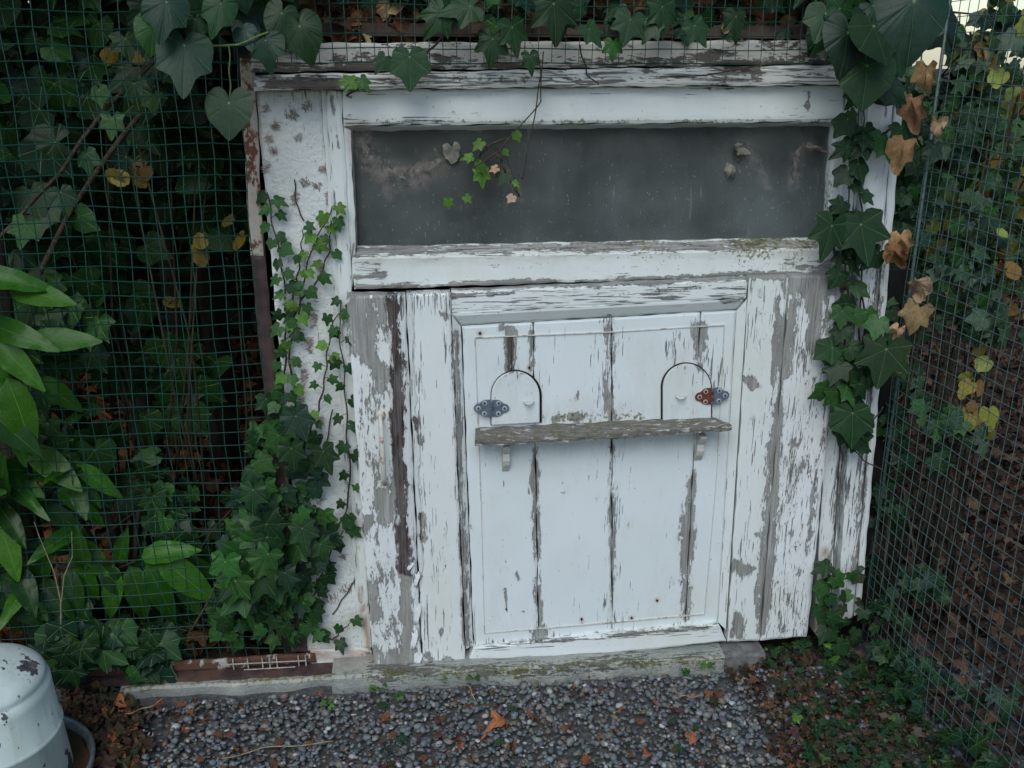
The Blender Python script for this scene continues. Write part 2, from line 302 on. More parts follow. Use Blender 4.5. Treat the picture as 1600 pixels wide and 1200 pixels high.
M['oldwhite'] = simple('grimy_white_paint', (.50, .50, .44), (.62, .63, .58), 90, .5, third=(.30, .25, .17))
M['rustiron'] = simple('flaking_white_handle', (.58, .57, .50), (.33, .19, .11), 60, .6, lo=.54, hi=.64, bump=.6, bd=.0008)
M['water'] = NT('green_water').fin((.05, .03, .02), .08, None, spec=.5)

s = NT('shelf_wood'); gr = s.noise(s.co((.04, 1, 1)), 420, 6, .7); ms = s.noise(s.co((1, 1, 1)), 85, 7, .75)
c = s.mix(s.step(gr, .3, .7), (.11, .105, .09), (.32, .31, .28)); c = s.mix(s.math('MULTIPLY', s.step(ms, .46, .60), .85), c, (.135, .145, .065))
c = s.mix(s.step(s.noise(s.co((.3, 1, 1)), 120, 4, .6), .61, .63), c, (.55, .56, .53))
M['shelf'] = s.fin(c, .9, s.math('ADD', gr, ms), .004, 1)

s = NT('flaking_drinker_paint'); n1 = s.noise(s.co((1, 1, .75)), 15, 5, .55); n2 = s.noise(s.co((1, 1, .7)), 70, 4, .6)
tt = s.math('ADD', s.math('MULTIPLY', n1, .78), s.math('MULTIPLY', n2, .22)); pk = s.step(tt, .592, .599)
sp = s.step(n2, .66, .675); pk = s.math('MAXIMUM', pk, sp)
c = s.mix(s.step(s.noise(s.co((1, 1, .5)), 9, 5, .6), .4, .65), (.60, .70, .66), (.46, .56, .52))
c = s.mix(pk, c, s.mix(s.step(n2, .4, .6), (.045, .055, .06), (.09, .08, .085)))
c = s.mix(s.math('MULTIPLY', s.step(s.noise(s.co((1, 1, .12)), 60, 5, .65), .5, .7), .35), c, (.30, .33, .27))
M['drinker'] = s.fin(c, .5, s.math('SUBTRACT', 1.0, pk), .0012, .9, .4)

# leaves: per-leaf tint from an attribute, ribs from another
def leafmat(name, rough=.42, veincol=(.34, .48, .22), vw=.84, vs=.9, spec=.24, blot=.35, transl=.12):
    s = NT(name); tint = s.attr('tint').outputs[0]; v = s.attr('vein').outputs[2]
    n = s.noise(s.co((1, 1, 1)), 60, 5, .6)
    c = s.mix(s.math('MULTIPLY', s.step(n, .4, .7), blot), tint, s.mix(.6, tint, (0, 0, 0)))
    vm = s.step(v, vw, 1.0)
    c = s.mix(s.math('MULTIPLY', vm, vs), c, s.mix(.55, s.mix(1.0, tint, (2.6, 2.6, 2.2), 'MULTIPLY'), veincol))
    vo = s.n('ShaderNodeTexVoronoi', feature='DISTANCE_TO_EDGE'); s.set(vo, 'Vector', s.co((1, 1, 1))); s.set(vo, 'Scale', 120)
    c = s.mix(s.step(vo.outputs[0], 0, .07, .28, 0), c, s.mix(1.0, tint, (2.4, 2.3, 2.0), 'MULTIPLY'))
    s.fin(c, rough, s.math('ADD', s.math('MULTIPLY', n, .3), s.math('MULTIPLY', vm, -.4)), .003, .6, spec)
    if transl:
        tr = s.n('ShaderNodeBsdfTranslucent'); s.t.links.new(c, tr.inputs[0]); mx = s.n('ShaderNodeMixShader'); mx.inputs[0].default_value = transl
        s.t.links.new(s.b.outputs[0], mx.inputs[1]); s.t.links.new(tr.outputs[0], mx.inputs[2]); s.t.links.new(mx.outputs[0], s.out.inputs[0])
    return s.m
M['ivy'] = leafmat('ivy_leaf'); M['laurel'] = leafmat('laurel_leaf', .30, (.25, .42, .10), .93, .8, .22, .15, .2)
M['dead'] = leafmat('dry_leaf', .8, (.30, .2, .1), .9, .4, .2, .5); M['plainleaf'] = leafmat('yellow_leaf', .55, (.4, .35, .08), .92, .4, .3, .3)
s = NT('pebble'); s.fin(s.mix(s.math('MULTIPLY', s.step(s.noise(s.co((1, 1, 1)), 350, 4, .6), .35, .65), .35), s.attr('tint').outputs[0], (.05, .05, .05)), .5, s.noise(s.co((1, 1, 1)), 500, 3, .5), .0008, .4, .35); M['pebble'] = s.m

# dusty window glass: partly see-through, partly dust film with a painted pale glow
s = NT('dusty_glass'); vec = s.co((1, 1, 1)); st = s.noise(s.co((1, 1, .12)), 90, 5, .65); cl = s.noise(vec, 7, 5, .6)
spk = s.step(s.noise(s.co((1, 1, .5)), 210, 2, .5), .665, .70)
drip = s.math('MULTIPLY', s.step(s.noise(s.co((1, 1, .07)), 130, 3, .5), .66, .72), .6)
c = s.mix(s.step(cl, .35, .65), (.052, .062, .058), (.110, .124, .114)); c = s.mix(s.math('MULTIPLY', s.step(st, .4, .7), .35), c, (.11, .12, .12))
g = s.rgb(s.attr('grime_glow').outputs[0]); c = s.mix(s.math('MULTIPLY', g[0], .6), c, (.17, .205, .205))  # light showing in the pane is put into the film colour here
c = s.mix(s.math('MULTIPLY', s.math('MULTIPLY', g[1], s.step(s.noise(vec, 55, 7, .75), .42, .6)), .75), c, (.33, .29, .25))
c = s.mix(s.math('MULTIPLY', s.math('MAXIMUM', spk, drip), .55), c, (.42, .43, .42))
s.fin(c, .22, None, spec=.5)
tp = s.n('ShaderNodeBsdfTransparent'); mx = s.n('ShaderNodeMixShader'); s.set(mx, 0, s.math('ADD', s.step(cl, .3, .7, .40, .60), s.math('MULTIPLY', s.math('ADD', g[0], g[1]), .25)))
s.t.links.new(tp.outputs[0], mx.inputs[1]); s.t.links.new(s.b.outputs[0], mx.inputs[2]); s.t.links.new(mx.outputs[0], s.out.inputs[0]); M['glass'] = s.m
s = NT('cobweb'); n = s.noise(s.co((1, 1, 1)), 60, 6, .75); s.fin((.34, .30, .26), .9)
tp = s.n('ShaderNodeBsdfTransparent'); mx = s.n('ShaderNodeMixShader'); s.set(mx, 0, s.step(n, .42, .62, .0, .45))
s.t.links.new(tp.outputs[0], mx.inputs[1]); s.t.links.new(s.b.outputs[0], mx.inputs[2]); s.t.links.new(mx.outputs[0], s.out.inputs[0]); M['web'] = s.m

# ------------------------------------------------------------------ leaf templates
def finish_t(vs, fs, vein): return (np.array(vs, 'f'), np.array(fs, 'i'), np.array(vein, 'f'))
def lobed(th, rr, ribs, cup=.25, wave=.04, seed=0, curl=0):
    rnd = random.Random(seed); out = []
    full = [(t, r) for t, r in zip(th, rr)] + [(-t, r) for t, r in zip(th[::-1], rr[::-1]) if 0 < t < 180]
    vs = [(0, 0, 0)]; ve = [1.0]; n = len(full)
    for fr in (.5, 1.0):
        for (t, r) in full:
            r2 = r * fr * (1 + (rnd.uniform(-.5, .5)*min(.14, wave*2.4) if fr == 1 else 0)); a = R(t)
            x, y = math.sin(a)*r2, math.cos(a)*r2; v = 1.0 if any(abs(t-q) < 1 for q in ribs) else 0.0
            z = -cup*(x*x*1.2 + y*y*.7) + (0 if v else .028*fr) + rnd.uniform(-wave, wave)*fr
            if curl: z += curl*math.sin(3*a+seed)*r2*r2
            vs.append((x, y, z)); ve.append(v)
    fs = []
    for i in range(n):
        j = (i+1) % n; fs.append((0, 1+j, 1+i)); fs.append((1+i, 1+j, 1+n+j)); fs.append((1+i, 1+n+j, 1+n+i))
    return finish_t(vs, fs, ve)
TH = [0, 7, 16, 26, 38, 50, 60, 72, 85, 98, 110, 124, 150, 180]
RI = [1, .86, .69, .57, .62, .76, .65, .51, .46, .50, .57, .49, .37, .07]
RS = [1, .88, .74, .66, .66, .72, .68, .58, .50, .48, .48, .42, .32, .07]
def dense(th, rr, k=3):
    T, O = [], []
    n = len(th)
    for i in range(n-1):
        a, b, c, d = rr[abs(i-1)], rr[i], rr[i+1], rr[min(i+2, n-1)]
        for j in range(k):
            t = j/k; O.append(.5*((2*b)+(c-a)*t+(2*a-5*b+4*c-d)*t*t+(3*b-a-3*c+d)*t**3)); T.append(th[i]+(th[i+1]-th[i])*t)
    return T+[th[-1]], O+[rr[-1]]
RH = [1, .93, .82, .75, .70, .68, .64, .62, .61, .60, .60, .56, .48, .10]
RD = [1, .9, .72, .64, .66, .70, .62, .58, .56, .54, .50, .42, .30, .06]
RB = (0, 50, -50, 110, -110)
IVY = [lobed(TH, RI, RB, .22, .03, i) for i in range(5)] + [lobed(TH, RS, RB, .2, .03, 20+i) for i in range(3)]
HEART = [lobed(TH, RH, RB, .28, .03, 40+i) for i in range(3)] + [lobed(TH, RD, RB, .25, .03, 50+i) for i in range(3)]
BIG = [lobed(*dense(TH, RH), RB, .28, .008, 80+i, .06) for i in range(3)] + [lobed(*dense(TH, RD), RB, .25, .008, 90+i, .06) for i in range(3)]
BIGI = [lobed(*dense(TH, RI, 2), RB, .22, .012, 100+i) for i in range(5)] + [lobed(*dense(TH, RS, 2), RB, .2, .012, 110+i) for i in range(3)]
ROUND = [lobed(TH, [1, .98, .95, .9, .83, .75, .68, .6, .54, .48, .42, .36, .24, .05], (0,), .15, .04, 60+i) for i in range(3)]
DEAD = [lobed(TH, random.choice([RI, RD, RH]), RB, .5, .14, 70+i, random.uniform(-.9, .9)) for i in range(8)]
def crumple(seed):
    v, f, e = lobed(TH, [RI, RD, RH][seed % 3], RB, .3, .10, 200+seed, 0); v = v.copy(); r = np.random.default_rng(seed)
    x, y = v[:, 0].copy(), v[:, 1].copy(); a = r.uniform(1.3, 2.6)
    v[:, 0] = np.sin(x*a)/a; v[:, 2] += (1-np.cos(x*a))/a * r.choice([-1, 1]) + .16*np.sin(y*r.uniform(5, 8)+seed) + .12*np.sin(x*9+y*5+seed); v[:, 1] = y*r.uniform(.8, 1.05)
    return v, f, e
CRUMP = [crumple(i) for i in range(8)]
def lance(wid=.17, bend=.25, seed=0, n=10):
    rnd = random.Random(seed); vs = []; ve = []; fs = []; tw = rnd.uniform(-.15, .15)
    for i in range(n+1):
        t = i/n; ww = wid * (math.sin(math.pi*min(1, t**.8*.98+.01))**.75) * (1 - .15*t) + .004
        z0 = -bend*t*t; sx = tw*t*t
        for k, u in enumerate((-1, -.55, 0, .55, 1)):
            vs.append((sx + u*ww, t, z0 + .22*abs(u)*ww + (.018*math.sin(i*2.2+seed) if abs(u) == 1 else 0) - (.0 if u else .0))); ve.append(1.0 if u == 0 else (.0))
    for i in range(n):
        for k in range(4):
            a = i*5+k; fs.append((a, a+1, a+6)); fs.append((a, a+6, a+5))
    return finish_t(vs, fs, ve)
LAUR = [lance(.195, .12+.1*i, i) for i in range(4)]
GRASS = [lance(.03, .3, 9, 5)]

def ortho(tip, nrm):
    t = np.asarray(tip, float); t = t/np.linalg.norm(t); n = np.asarray(nrm, float); n = n - t*np.dot(n, t)
    if np.linalg.norm(n) < 1e-4: n = np.cross(t, [.3, .5, .8])
    n = n/np.linalg.norm(n); return np.cross(t, n), t, n
def scatter(name, items, tmpl, mat, parent=None, smooth=True):
    """items: (template index, location, tip direction, facing, size, colour) -> one mesh"""
    off = world_loc(parent) if parent is not None else np.zeros(3)
    Vs = []; Fs = []; Ve = []; Ti = []; base = 0
    for (k, loc, tip, nrm, sz, colr) in items:
        tv, tf, te = tmpl[k % len(tmpl)]; x, y, z = ortho(tip, nrm)
        Vs.append((tv * np.array([U(.82, 1.12), 1, U(.3, 2.0)])) @ (np.array([x, y, z]) * sz) + (np.asarray(loc) - off)); Fs.append(tf + base); Ve.append(te)
        Ti.append(np.tile([*colr, 1], (len(tv), 1))); base += len(tv)
    V = np.concatenate(Vs).astype('f'); Fc = np.concatenate(Fs).astype('i'); me = bpy.data.meshes.new(name)
    me.vertices.add(len(V)); me.vertices.foreach_set('co', V.ravel()); nf = len(Fc); me.loops.add(nf*3); me.polygons.add(nf)
    me.loops.foreach_set('vertex_index', Fc.ravel()); me.polygons.foreach_set('loop_start', np.arange(0, nf*3, 3, dtype='i')); me.polygons.foreach_set('loop_total', np.full(nf, 3, 'i'))
    if smooth: me.polygons.foreach_set('use_smooth', np.ones(nf, bool))
    a = me.attributes.new('vein', 'FLOAT', 'POINT'); a.data.foreach_set('value', np.concatenate(Ve).astype('f'))
    a = me.color_attributes.new('tint', 'FLOAT_COLOR', 'POINT'); a.data.foreach_set('color', np.concatenate(Ti).astype('f').ravel())
    me.materials.append(mat); me.update(calc_edges=True); me.validate()
    return link(bpy.data.objects.new(name, me), parent)
U = random.uniform
def jit(c, a=.25):
    k = 1 + U(-a, a); return tuple(max(0, v*k*(1+U(-.1, .1))) for v in c)
DK = (.013, .043, .013); MD = (.027, .088, .020); YG = (.075, .17, .025); BLU = (.014, .042, .024); PALE = (.050, .095, .055)
YEL = (.24, .18, .03); BR = (.14, .07, .035); TAN = (.42, .30, .165); LAU = (.024, .090, .010)
def pal(*cs):
    return jit(random.choice(cs))
def leaf_item(loc, size, cols, down=.8, face=(0, -1, .45), spread=.6, n=8, tip=None):
    if tip is None: tip = (U(-1, 1)*.9, U(-.35, .15), -down + U(-.5, .6))
    f = (face[0]+U(-spread, spread), face[1]+U(-spread, spread)*.6, face[2]+U(-spread, spread))
    return (random.randrange(n), loc, tip, f, size, pal(*cols))

# ================================================================== ground
def sheet(name, x0, x1, y0, y1, z, mat, n=60, amp=0, seed=0):
    vs = []; fs = []
    for j in range(n+1):
        for i in range(n+1):
            x = x0+(x1-x0)*i/n; y = y0+(y1-y0)*j/n
            vs.append((x, y, z + amp*(math.sin(x*7+seed)+math.sin(y*9+x*3)+math.sin(x*23+y*17))))
    for j in range(n):
        for i in range(n): a = j*(n+1)+i; fs.append((a, a+1, a+n+2, a+n+1))
    mb = MB(); mb.add(vs, fs); return mb.build(name, mat, smooth=True)
tag(sheet('ground', -60, 60, -60, 60, -.03, M['soil'], 40), kind='structure')
tag(sheet('garden_soil', -3.5, 4, .0, 5, -.014, M['soil'], 90, .004), kind='structure')
tag(sheet('gravel_path', -1.9, 1.6, -1.35, .0, -.012, M['mossbed'], 90, .0015, 2), kind='structure')

PEB = []
for sd_ in range(6):
    import bmesh
    bm = bmesh.new(); bmesh.ops.create_icosphere(bm, subdivisions=1 if sd_ else 2, radius=1); rnd = random.Random(sd_)
    for v in bm.verts:
        v.co *= 1 + rnd.uniform(-.16, .16)
    vs = [tuple(v.co) for v in bm.verts]; fs = [tuple(v.index for v in f.verts) for f in bm.faces]; bm.free()
    bm = bmesh.new()
    PEB.append(finish_t(vs, fs, [0]*len(vs)))
_px, _py = 0, 0
def pebbles():
    vs, fs, te = [], [], []; T = []
    for k in range(6):
        tv, tf, _ = PEB[k]; T.append((tv * np.array([1, .72, .40]), tf, _))
    items = []
    cols = [(.125, .145, .155)]*7 + [(.165, .185, .19)]*6 + [(.085, .10, .11)]*4 + [(.23, .24, .23)]*2 + [(.21, .20, .165)]*2 + [(.15, .13, .10)]*2 + [(.17, .12, .10)] + [(.45, .45, .43)]
    for layer in range(2):
        for i in range(14500 if layer else 8000):
            x = U(-1.25, 1.15); y = -.085 - U(0, 1)*.60
            pxx, pyy = proj((x, y, 0))
            if random.random() < np.clip((pxx-1150)/420, 0, .88): continue        # the gravel thins out towards the fence corner
            if random.random() < np.clip((330-pxx)/260, 0, .8): continue
            sz = random.choice([.0026, .0042, .0050, .0058, .0068, .0088])*U(.75, 1.2)
            tx = (U(-1, 1), U(-1, 1), U(-.25, .25)); nn = (U(-.35, .35), U(-.35, .35), 1)
            items.append((random.randrange(1, 6), (x, y, -.008 + layer*.006 + U(0, .004)), tx, nn, sz, jit(random.choice(cols), .2)))
    return scatter('gravel', items, T, M['pebble'])
tag(pebbles(), 'loose grey river gravel in front of the hatch', None, None, 'stuff')

# ================================================================== the hut
YP = 0.0
hut = empty('garden_hut', W(860, 1030, 0) * [1, 1, 0]); tag(hut, 'small white painted timber hut front with flaking paint, long low window and boarded hatch', 'hut')
TOPZ = W(850, 60, .02)[2]; HX0, HX1 = W(405, 600, 0)[0], W(1352, 600, 0)[0]
m = MB()
for (x, nm) in ((HX0+.012, 0), (HX1-.01, 0)): m.box((x, .55, TOPZ/2), (.02, 1.02, TOPZ))
m.box(((HX0+HX1)/2, 1.07, TOPZ/2), (HX1-HX0, .02, TOPZ)); m.box(((HX0+HX1)/2, .56, .0), (HX1-HX0-.03, 1.0, .01))
m.build('shell_wall', M['inside'], hut)
m = MB(); m.box(((HX0+HX1)/2, .58, TOPZ+.012), (HX1-HX0+.1, 1.16, .02)); m.build('roof', M['roof'], hut)
# dark boards closing the front below the window, behind the hatch
m = MB(); a, b = W(520, 440, .02), W(1330, 1000, .02); m.box(((a[0]+b[0])/2, .045, (a[2]+b[2])/2-.02), (b[0]-a[0]+.05, .01, a[2]-b[2]+.04)); m.build('backing_board', M['dark'], hut)
board('wall_panel', [(399, 141), (500, 139), (566, 1016), (480, 1018)], 0, .02, M['pstucco'], hut, warp=.002)
board('base_block', [(484, 1017), (578, 1013), (584, 1036), (484, 1040)], -.010, .03, M['ph'], hut)
board('casing', [(501, 141), (509, 141), (569, 1013), (562, 1013)], -.006, .02, M['pv'], hut)
board('casing', [(509, 139), (533, 137), (580, 1012), (568, 1013)], -.012, .03, M['pv'], hut)
board('lintel', [(398, 117), (1345, 101), (1345, 132), (398, 141)], -.034, .06, M['plint'], hut, warp=.003)
M['pbeam'] = paint('painted_wood_beam', False, (.50, .50, .45), .11, (.13, .115, .095), 1.3)
board('lintel', [(392, 68), (1345, 62), (1345, 99), (392, 113)], -.018, .05, M['pbeam'], hut, warp=.003)
# jambs on the right
board('casing', [(1321, 136), (1343, 140), (1296, 985), (1273, 990)], -.008, .03, M['pv'], hut)
board('casing', [(1345, 140), (1358, 140), (1311, 982), (1298, 985)], .008, .03, M['pv'], hut)
board('door_post', [(1360, 136), (1398, 138), (1333, 965), (1308, 978)], -.020, .04, M['pold'], hut)
board('door_post', [(1400, 138), (1413, 140), (1346, 955), (1336, 963)], -.010, .03, M['pv'], hut)
# window
win_top = board('top_rail', [(536, 141), (1321, 133), (1318, 190), (536, 196)], -.014, .03, M['ph'], hut)
def bead(name, q, yf, yb, mat):          # bevelled bead: front edge q[0..1] on yf, back edge q[2..3] on yb
    return board(name, q, yf, .006, mat, hut, y1=yb, warp=.0005)
bead('glazing_bead', [(538, 197), (1317, 191), (1304, 197), (551, 205)], -.012, .012, M['ph'])
board('side_rail', [(536, 198), (547, 204), (557, 400), (549, 458)], -.010, .03, M['pv'], hut)
P0, P1, P2, P3 = W(551, 204, .014), W(548, 204, -.008), W(556, 388, -.008), W(559, 388, .014)
m = MB(); m.hexa([tuple(p) for p in (P1, P0, P3, P2)] + [tuple(p + [0, .02, 0]) for p in (P1, P0, P3, P2)]); m.build('glazing_bead', M['oldwhite'], hut)
board('side_rail', [(1303, 197), (1321, 190), (1309, 432), (1291, 374)], -.006, .03, M['pv'], hut)
bead('sill_strip', [(556, 386), (1294, 371), (1306, 389), (551, 402)], .008, -.016, M['ph'])
board('bottom_rail', [(550, 401), (1309, 387), (1312, 427), (553, 453)], -.016, .03, M['ph'], hut)
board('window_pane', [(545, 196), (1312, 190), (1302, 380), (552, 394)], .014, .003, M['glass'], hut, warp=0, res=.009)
m = MB()                                  # pale board added inside to brighten the right end of the pane
a, b = W(1150, 290, .25), W(1310, 470, .25); m.box(((a[0]+b[0])/2, .25, (a[2]+b[2])/2), (b[0]-a[0], .015, a[2]-b[2])); m.build('inner_brightener', simple('inner_brightener_pale', (.16, .2, .25), (.22, .26, .3), 20), hut)

# ------------------------------------------------------------------ hatch door
YD = -.036
door = empty('hatch_door'); door.parent = hut; door.location = Vector(W(925, 1030, YD)) - hut.location
tag(door, 'peeling white boarded hatch with a grey shelf and two little arched flaps')
board('plank', [(541, 463), (633, 461), (659, 1046), (584, 1045)], YD-.004, .026, M['pold'], door, warp=.002)
board('stile', [(635, 460), (704, 457), (727, 1043), (661, 1047)], YD, .026, M['pv'], door)
board('top_rail', [(705, 457), (1169, 435), (1165, 466), (706, 490)], YD, .026, M['ph'], door)
bead2 = lambda nm, q, yf, yb, mat: board(nm, q, yf, .006, mat, door, y1=yb, warp=.0004)
bead2('moulding', [(706, 491), (1166, 467), (1151, 484), (720, 509)], YD-.003, YD+.009, M['ph'])
m_ = [(706, 492), (720, 510), (739, 1009), (728, 1014)]
def vbead(q, yl, yr, mat):
    P = [W(q[0][0], q[0][1], yl), W(q[1][0], q[1][1], yr), W(q[2][0], q[2][1], yr), W(q[3][0], q[3][1], yl)]
    nv = 130; vs = []; fs = []; nu = 4
    for j in range(nv+1):
        for i in range(nu+1):
            u, v = i/nu, j/nv; vs.append((P[0]*(1-u)+P[1]*u)*(1-v)+(P[3]*(1-u)+P[2]*u)*v)
    for j in range(nv):
        for i in range(nu): a = j*(nu+1)+i; fs.append((a, a+nu+1, a+nu+2, a+1))
    b = len(vs); k = [0, nu, nv*(nu+1)+nu, nv*(nu+1)]; vs += [vs[i] + np.array([0, .018, 0]) for i in k]
    fs += [(b, b+1, b+2, b+3)]
    mb = MB(); mb.add(vs, fs); return mb.build('moulding', mat, door, smooth=False)
vbead(m_, YD-.001, YD+.009, M['pv'])
vbead([(1151, 485), (1167, 467), (1134, 984), (1122, 972)], YD+.009, YD-.001, M['pv'])
board('stile', [(1171, 434), (1233, 431), (1187, 1001), (1137, 1004)], YD, .026, M['pv'], door)
board('plank', [(1235, 430), (1319, 430), (1261, 995), (1189, 1000)], YD-.002, .026, M['pold'], door, warp=.0015)
board('bottom_rail', [(740, 1012), (1123, 975), (1136, 1002), (728, 1045)], YD-.001, .026, M['ph'], door)
YF = YD + .010                            # recessed boards of the middle field
cut = [720, 800, 957, 1096, 1152]; cutb = [739, 842, 957, 1070, 1124]
def top_y(x): return 510 - (x-720)*(25/431)
def bot_y(x): return 1013 - (x-739)*(37/385)
mid = [(721, 1, 740), (833, 1, 842), (956, 1, 957), (1095, 1, 1071), (1152, 1, 1124)]
for i in range(4):
    xt0, xb0, xt1, xb1 = mid[i][0]+.9, mid[i][2]+.9, mid[i+1][0]-.9, mid[i+1][2]-.9
    board('panel_board', [(xt0, top_y(xt0)), (xt1, top_y(xt1)), (xb1, bot_y(xb1)), (xb0, bot_y(xb0))], YF, .014, M['pfield'], door, warp=.0006)
# fine scribed bead round the middle field
m = MB()
def strip(pts, y, wd, mi=0):
    for (a, b) in zip(pts[:-1], pts[1:]):
        A, B = W(a[0], a[1], y), W(b[0], b[1], y); d = (B-A)/np.linalg.norm(B-A); n_ = np.array([-d[2], 0, d[0]])*wd/2
        m.hexa([tuple(p) for p in (A+n_, B+n_, B-n_, A-n_)] + [tuple(p+[0, .004, 0]) for p in (A+n_, B+n_, B-n_, A-n_)], mi)
strip([(742, 528), (957, 519), (1132, 508)], YF-.0018, .0016); strip([(742, 528), (752, 800), (757, 990)], YF-.0018, .0012); strip([(757, 990), (957, 973), (1101, 960)], YF-.0018, .0018); strip([(1101, 960), (1120, 740), (1132, 508)], YF-.0018, .0012)
m.build('scribed_bead', M['oldwhite'], door)
m = MB()
for (x, y, r) in ((750, 521, 2.3), (827, 575, 2.0), (909, 968, 2.0), (987, 966, 2.0), (1027, 939, 2.0), (791, 952, 1.6)):
    m = MB(); c = W(x, y, YF-.002); m.disc_prism([(c[0]+r*.0011*math.cos(t), c[2]+r*.0011*math.sin(t)) for t in np.linspace(0, 6.28, 9)[:-1]], YF-.002, YF+.002); m.build('rusty_nail', M['slot'], door)
def flap(xl, xr, yt, yb, tilt, rnd_gap):
    """arched little flap with its open joint"""
    def ring(g, y0):
        pts = []; cx = (xl+xr)/2; rx = (xr-xl)/2 + g; ry = (xr-xl)/2 + g; cyy = yt + (xr-xl)/2
        for t in np.linspace(math.pi, 0, 25): pts.append((cx + rx*math.cos(t) + rnd_gap*g*.4, cyy - ry*math.sin(t)))
        pts += [(xr+g+rnd_gap*g*.4, yb - tilt), (xl-g+rnd_gap*g*.4, yb)]
        return [(W(a, b, y0)[0], W(a, b, y0)[2]) for a, b in pts]
    o = MB().disc_prism(ring(0, YF-.006), YF-.007, YF+.001).build('hatch_flap', M['pfield'], door, bevel=.0012)
    # joint
    r0, r1 = ring(-.3, YF-.002), ring(2.6, YF-.002); n = len(r0); vs = [(x, YF-.0022, z) for x, z in r0] + [(x, YF-.0022, z) for x, z in r1]
    vs += [(x, YF-.0002, z) for x, z in r0] + [(x, YF-.0002, z) for x, z in r1]; fs = []
    for i in range(n-2): fs += [(i, i+1, n+i+1, n+i), (n+i, n+i+1, 3*n+i+1, 3*n+i)]
    for i in (n-2, n-1):
        j = (i+1) % n; fs.append((i, j, n+j, n+i))
    MB().add(vs, fs).build('flap_joint', M['dark'], door)
    return o
flap(768, 843, 581, 664, 4, 1); flap(1036, 1111, 569, 657, 4, -1)
def crescent(x, y):
    m = MB(); c = W(x, y, YF-.010); pts = []
    for t in np.linspace(-1, 1, 11): pts.append((c[0]+.0095*t, YF-.009 - .007*(1-t*t), c[2] - .0025*(1-t*t)))
    m.tube(pts, [.0012+.0018*(1-abs(t)) for t in np.linspace(-1, 1, 11)], 8); m.build('finger_pull', M['oldwhite'], door, smooth=True)
crescent(826, 628); crescent(1064, 619)
def hinge(cx, cy, lm, rm, label=None, ang=-2):
    c = W(cx, cy, YF-.009); m = MB(); s_ = .0011; y = YF-.0092; ca, sa = math.cos(R(ang)), math.sin(R(ang))
    def T(u, v): return (c[0] + (u*ca - v*sa)*s_, c[2] + (u*sa + v*ca)*s_)
    half = [(0, 14.5), (9, 14.5), (14, 13), (19, 8.5), (25, 6.5), (28.5, 2), (28.5, -2), (25, -6.5), (19, -8.5), (14, -13), (9, -14.5), (0, -14.5)]
    for sg, mi in ((-1, 0), (1, 1)):
        m.disc_prism([T(sg*(u+.6), v) for u, v in (half if sg > 0 else half[::-1])], y, y+.0016, mi)
        for (u, v) in ((21.5, 0), (11.5, 9), (11.5, -9)):
            q = T(sg*u, v); dome = mi == 0 or True
            m.disc_prism([(q[0]+.0042*math.cos(t), q[1]+.0042*math.sin(t)) for t in np.linspace(0, 2*math.pi, 15)[:-1]], y-.0009, y+.0005, 2)
            m.disc_prism([(q[0]+.0029*math.cos(t), q[1]+.0029*math.sin(t)) for t in np.linspace(0, 2*math.pi, 13)[:-1]], y-.0015, y-.0005, 0 if sg < 0 else 1)
            a = U(-.6, .6); m.box((q[0], y-.0016, q[1]), (.0012 + .004*abs(math.sin(a))*0, .0006, .0052), 3)
    for k in range(-2, 3):
        p, q = T(0, k*5.4-2.3), T(0, k*5.4+2.3); m.tube([(p[0], y-.001, p[1]), (q[0], y-.001, q[1])], .0025, 10, (0 if k % 2 else 1))
    o = m.build('hinge', [M[lm], M[rm], M['screw'], M['slot']], door)
    if label: o['label'] = label
hinge(768, 638, 'hinge', 'hinge', 'dull grey steel hinge on the left flap')
hinge(1113, 619, 'hingerust', 'hinge', 'hinge with one rust brown leaf on the right flap', 2)
# shelf (weathered, mossy) and its brackets
A, B = W(743, 669, YF), W(1110, 650, YF); FA, FB = W(742, 689, YD-.038), W(1144, 664, YD-.038); th = .0105
m = MB(); nu = 110; vs = []; fs = []
rows = []
for i in range(nu+1):
    u = i/nu; bk = A*(1-u)+B*u; fr = FA*(1-u)+FB*u; w1 = .0007*math.sin(u*31)+.0006*math.sin(u*77+1)+.0006*math.sin(u*171)
    fr = fr + [0, w1, w1*.6 - .002*math.sin(u*3.1)]; r = []
    for t in np.linspace(0, 1, 9): p = bk*(1-t)+fr*t; r.append(p + [0, 0, .0009*math.sin(u*60+t*13)+.0007*math.sin(u*23-t*31)])
    r.append(fr + [0, -.0006, -th*.4]); r.append(fr + [0, .0012*math.sin(u*50), -th]); r.append(bk + [0, 0, -th]); rows.append(r)
k = len(rows[0])
for r in rows: vs += r
for i in range(nu):
    for j in range(k): a = i*k+j; b = i*k+(j+1) % k; fs.append((a, b, b+k, a+k))
fs.append(tuple(range(k))[::-1]); fs.append(tuple(nu*k+j for j in range(k)))
m.add(vs, fs); m.build('shelf', M['shelf'], door)
def bracket(x, y, dx, ln):
    m = MB(); c = W(x, y, YF-.012); w_ = .0065
    prof = []
    for t in np.linspace(0, 1, 9): prof.append((YD-.020 + .017*t, c[2] - .004 - .016*math.sin(t*math.pi*.5)))
    ring = [(YF, c[2]), (YD-.021, c[2])] + prof + [(YD-.003, c[2]-.022), (YD-.006, c[2]-.034), (YD-.003, c[2]-.044), (YF, c[2]-ln)]
    n = len(ring); vs = [(c[0]-w_, a, b) for a, b in ring] + [(c[0]+w_, a, b) for a, b in ring]
    m.add(vs, [tuple(range(n)), tuple(range(n, 2*n))[::-1]] + [(i, n+i, n+(i+1) % n, (i+1) % n) for i in range(n)])
    m.build('shelf_bracket', M['oldwhite'], door, bevel=.001)
bracket(791, 692, 0, .062); bracket(1096, 677, 0, .060)
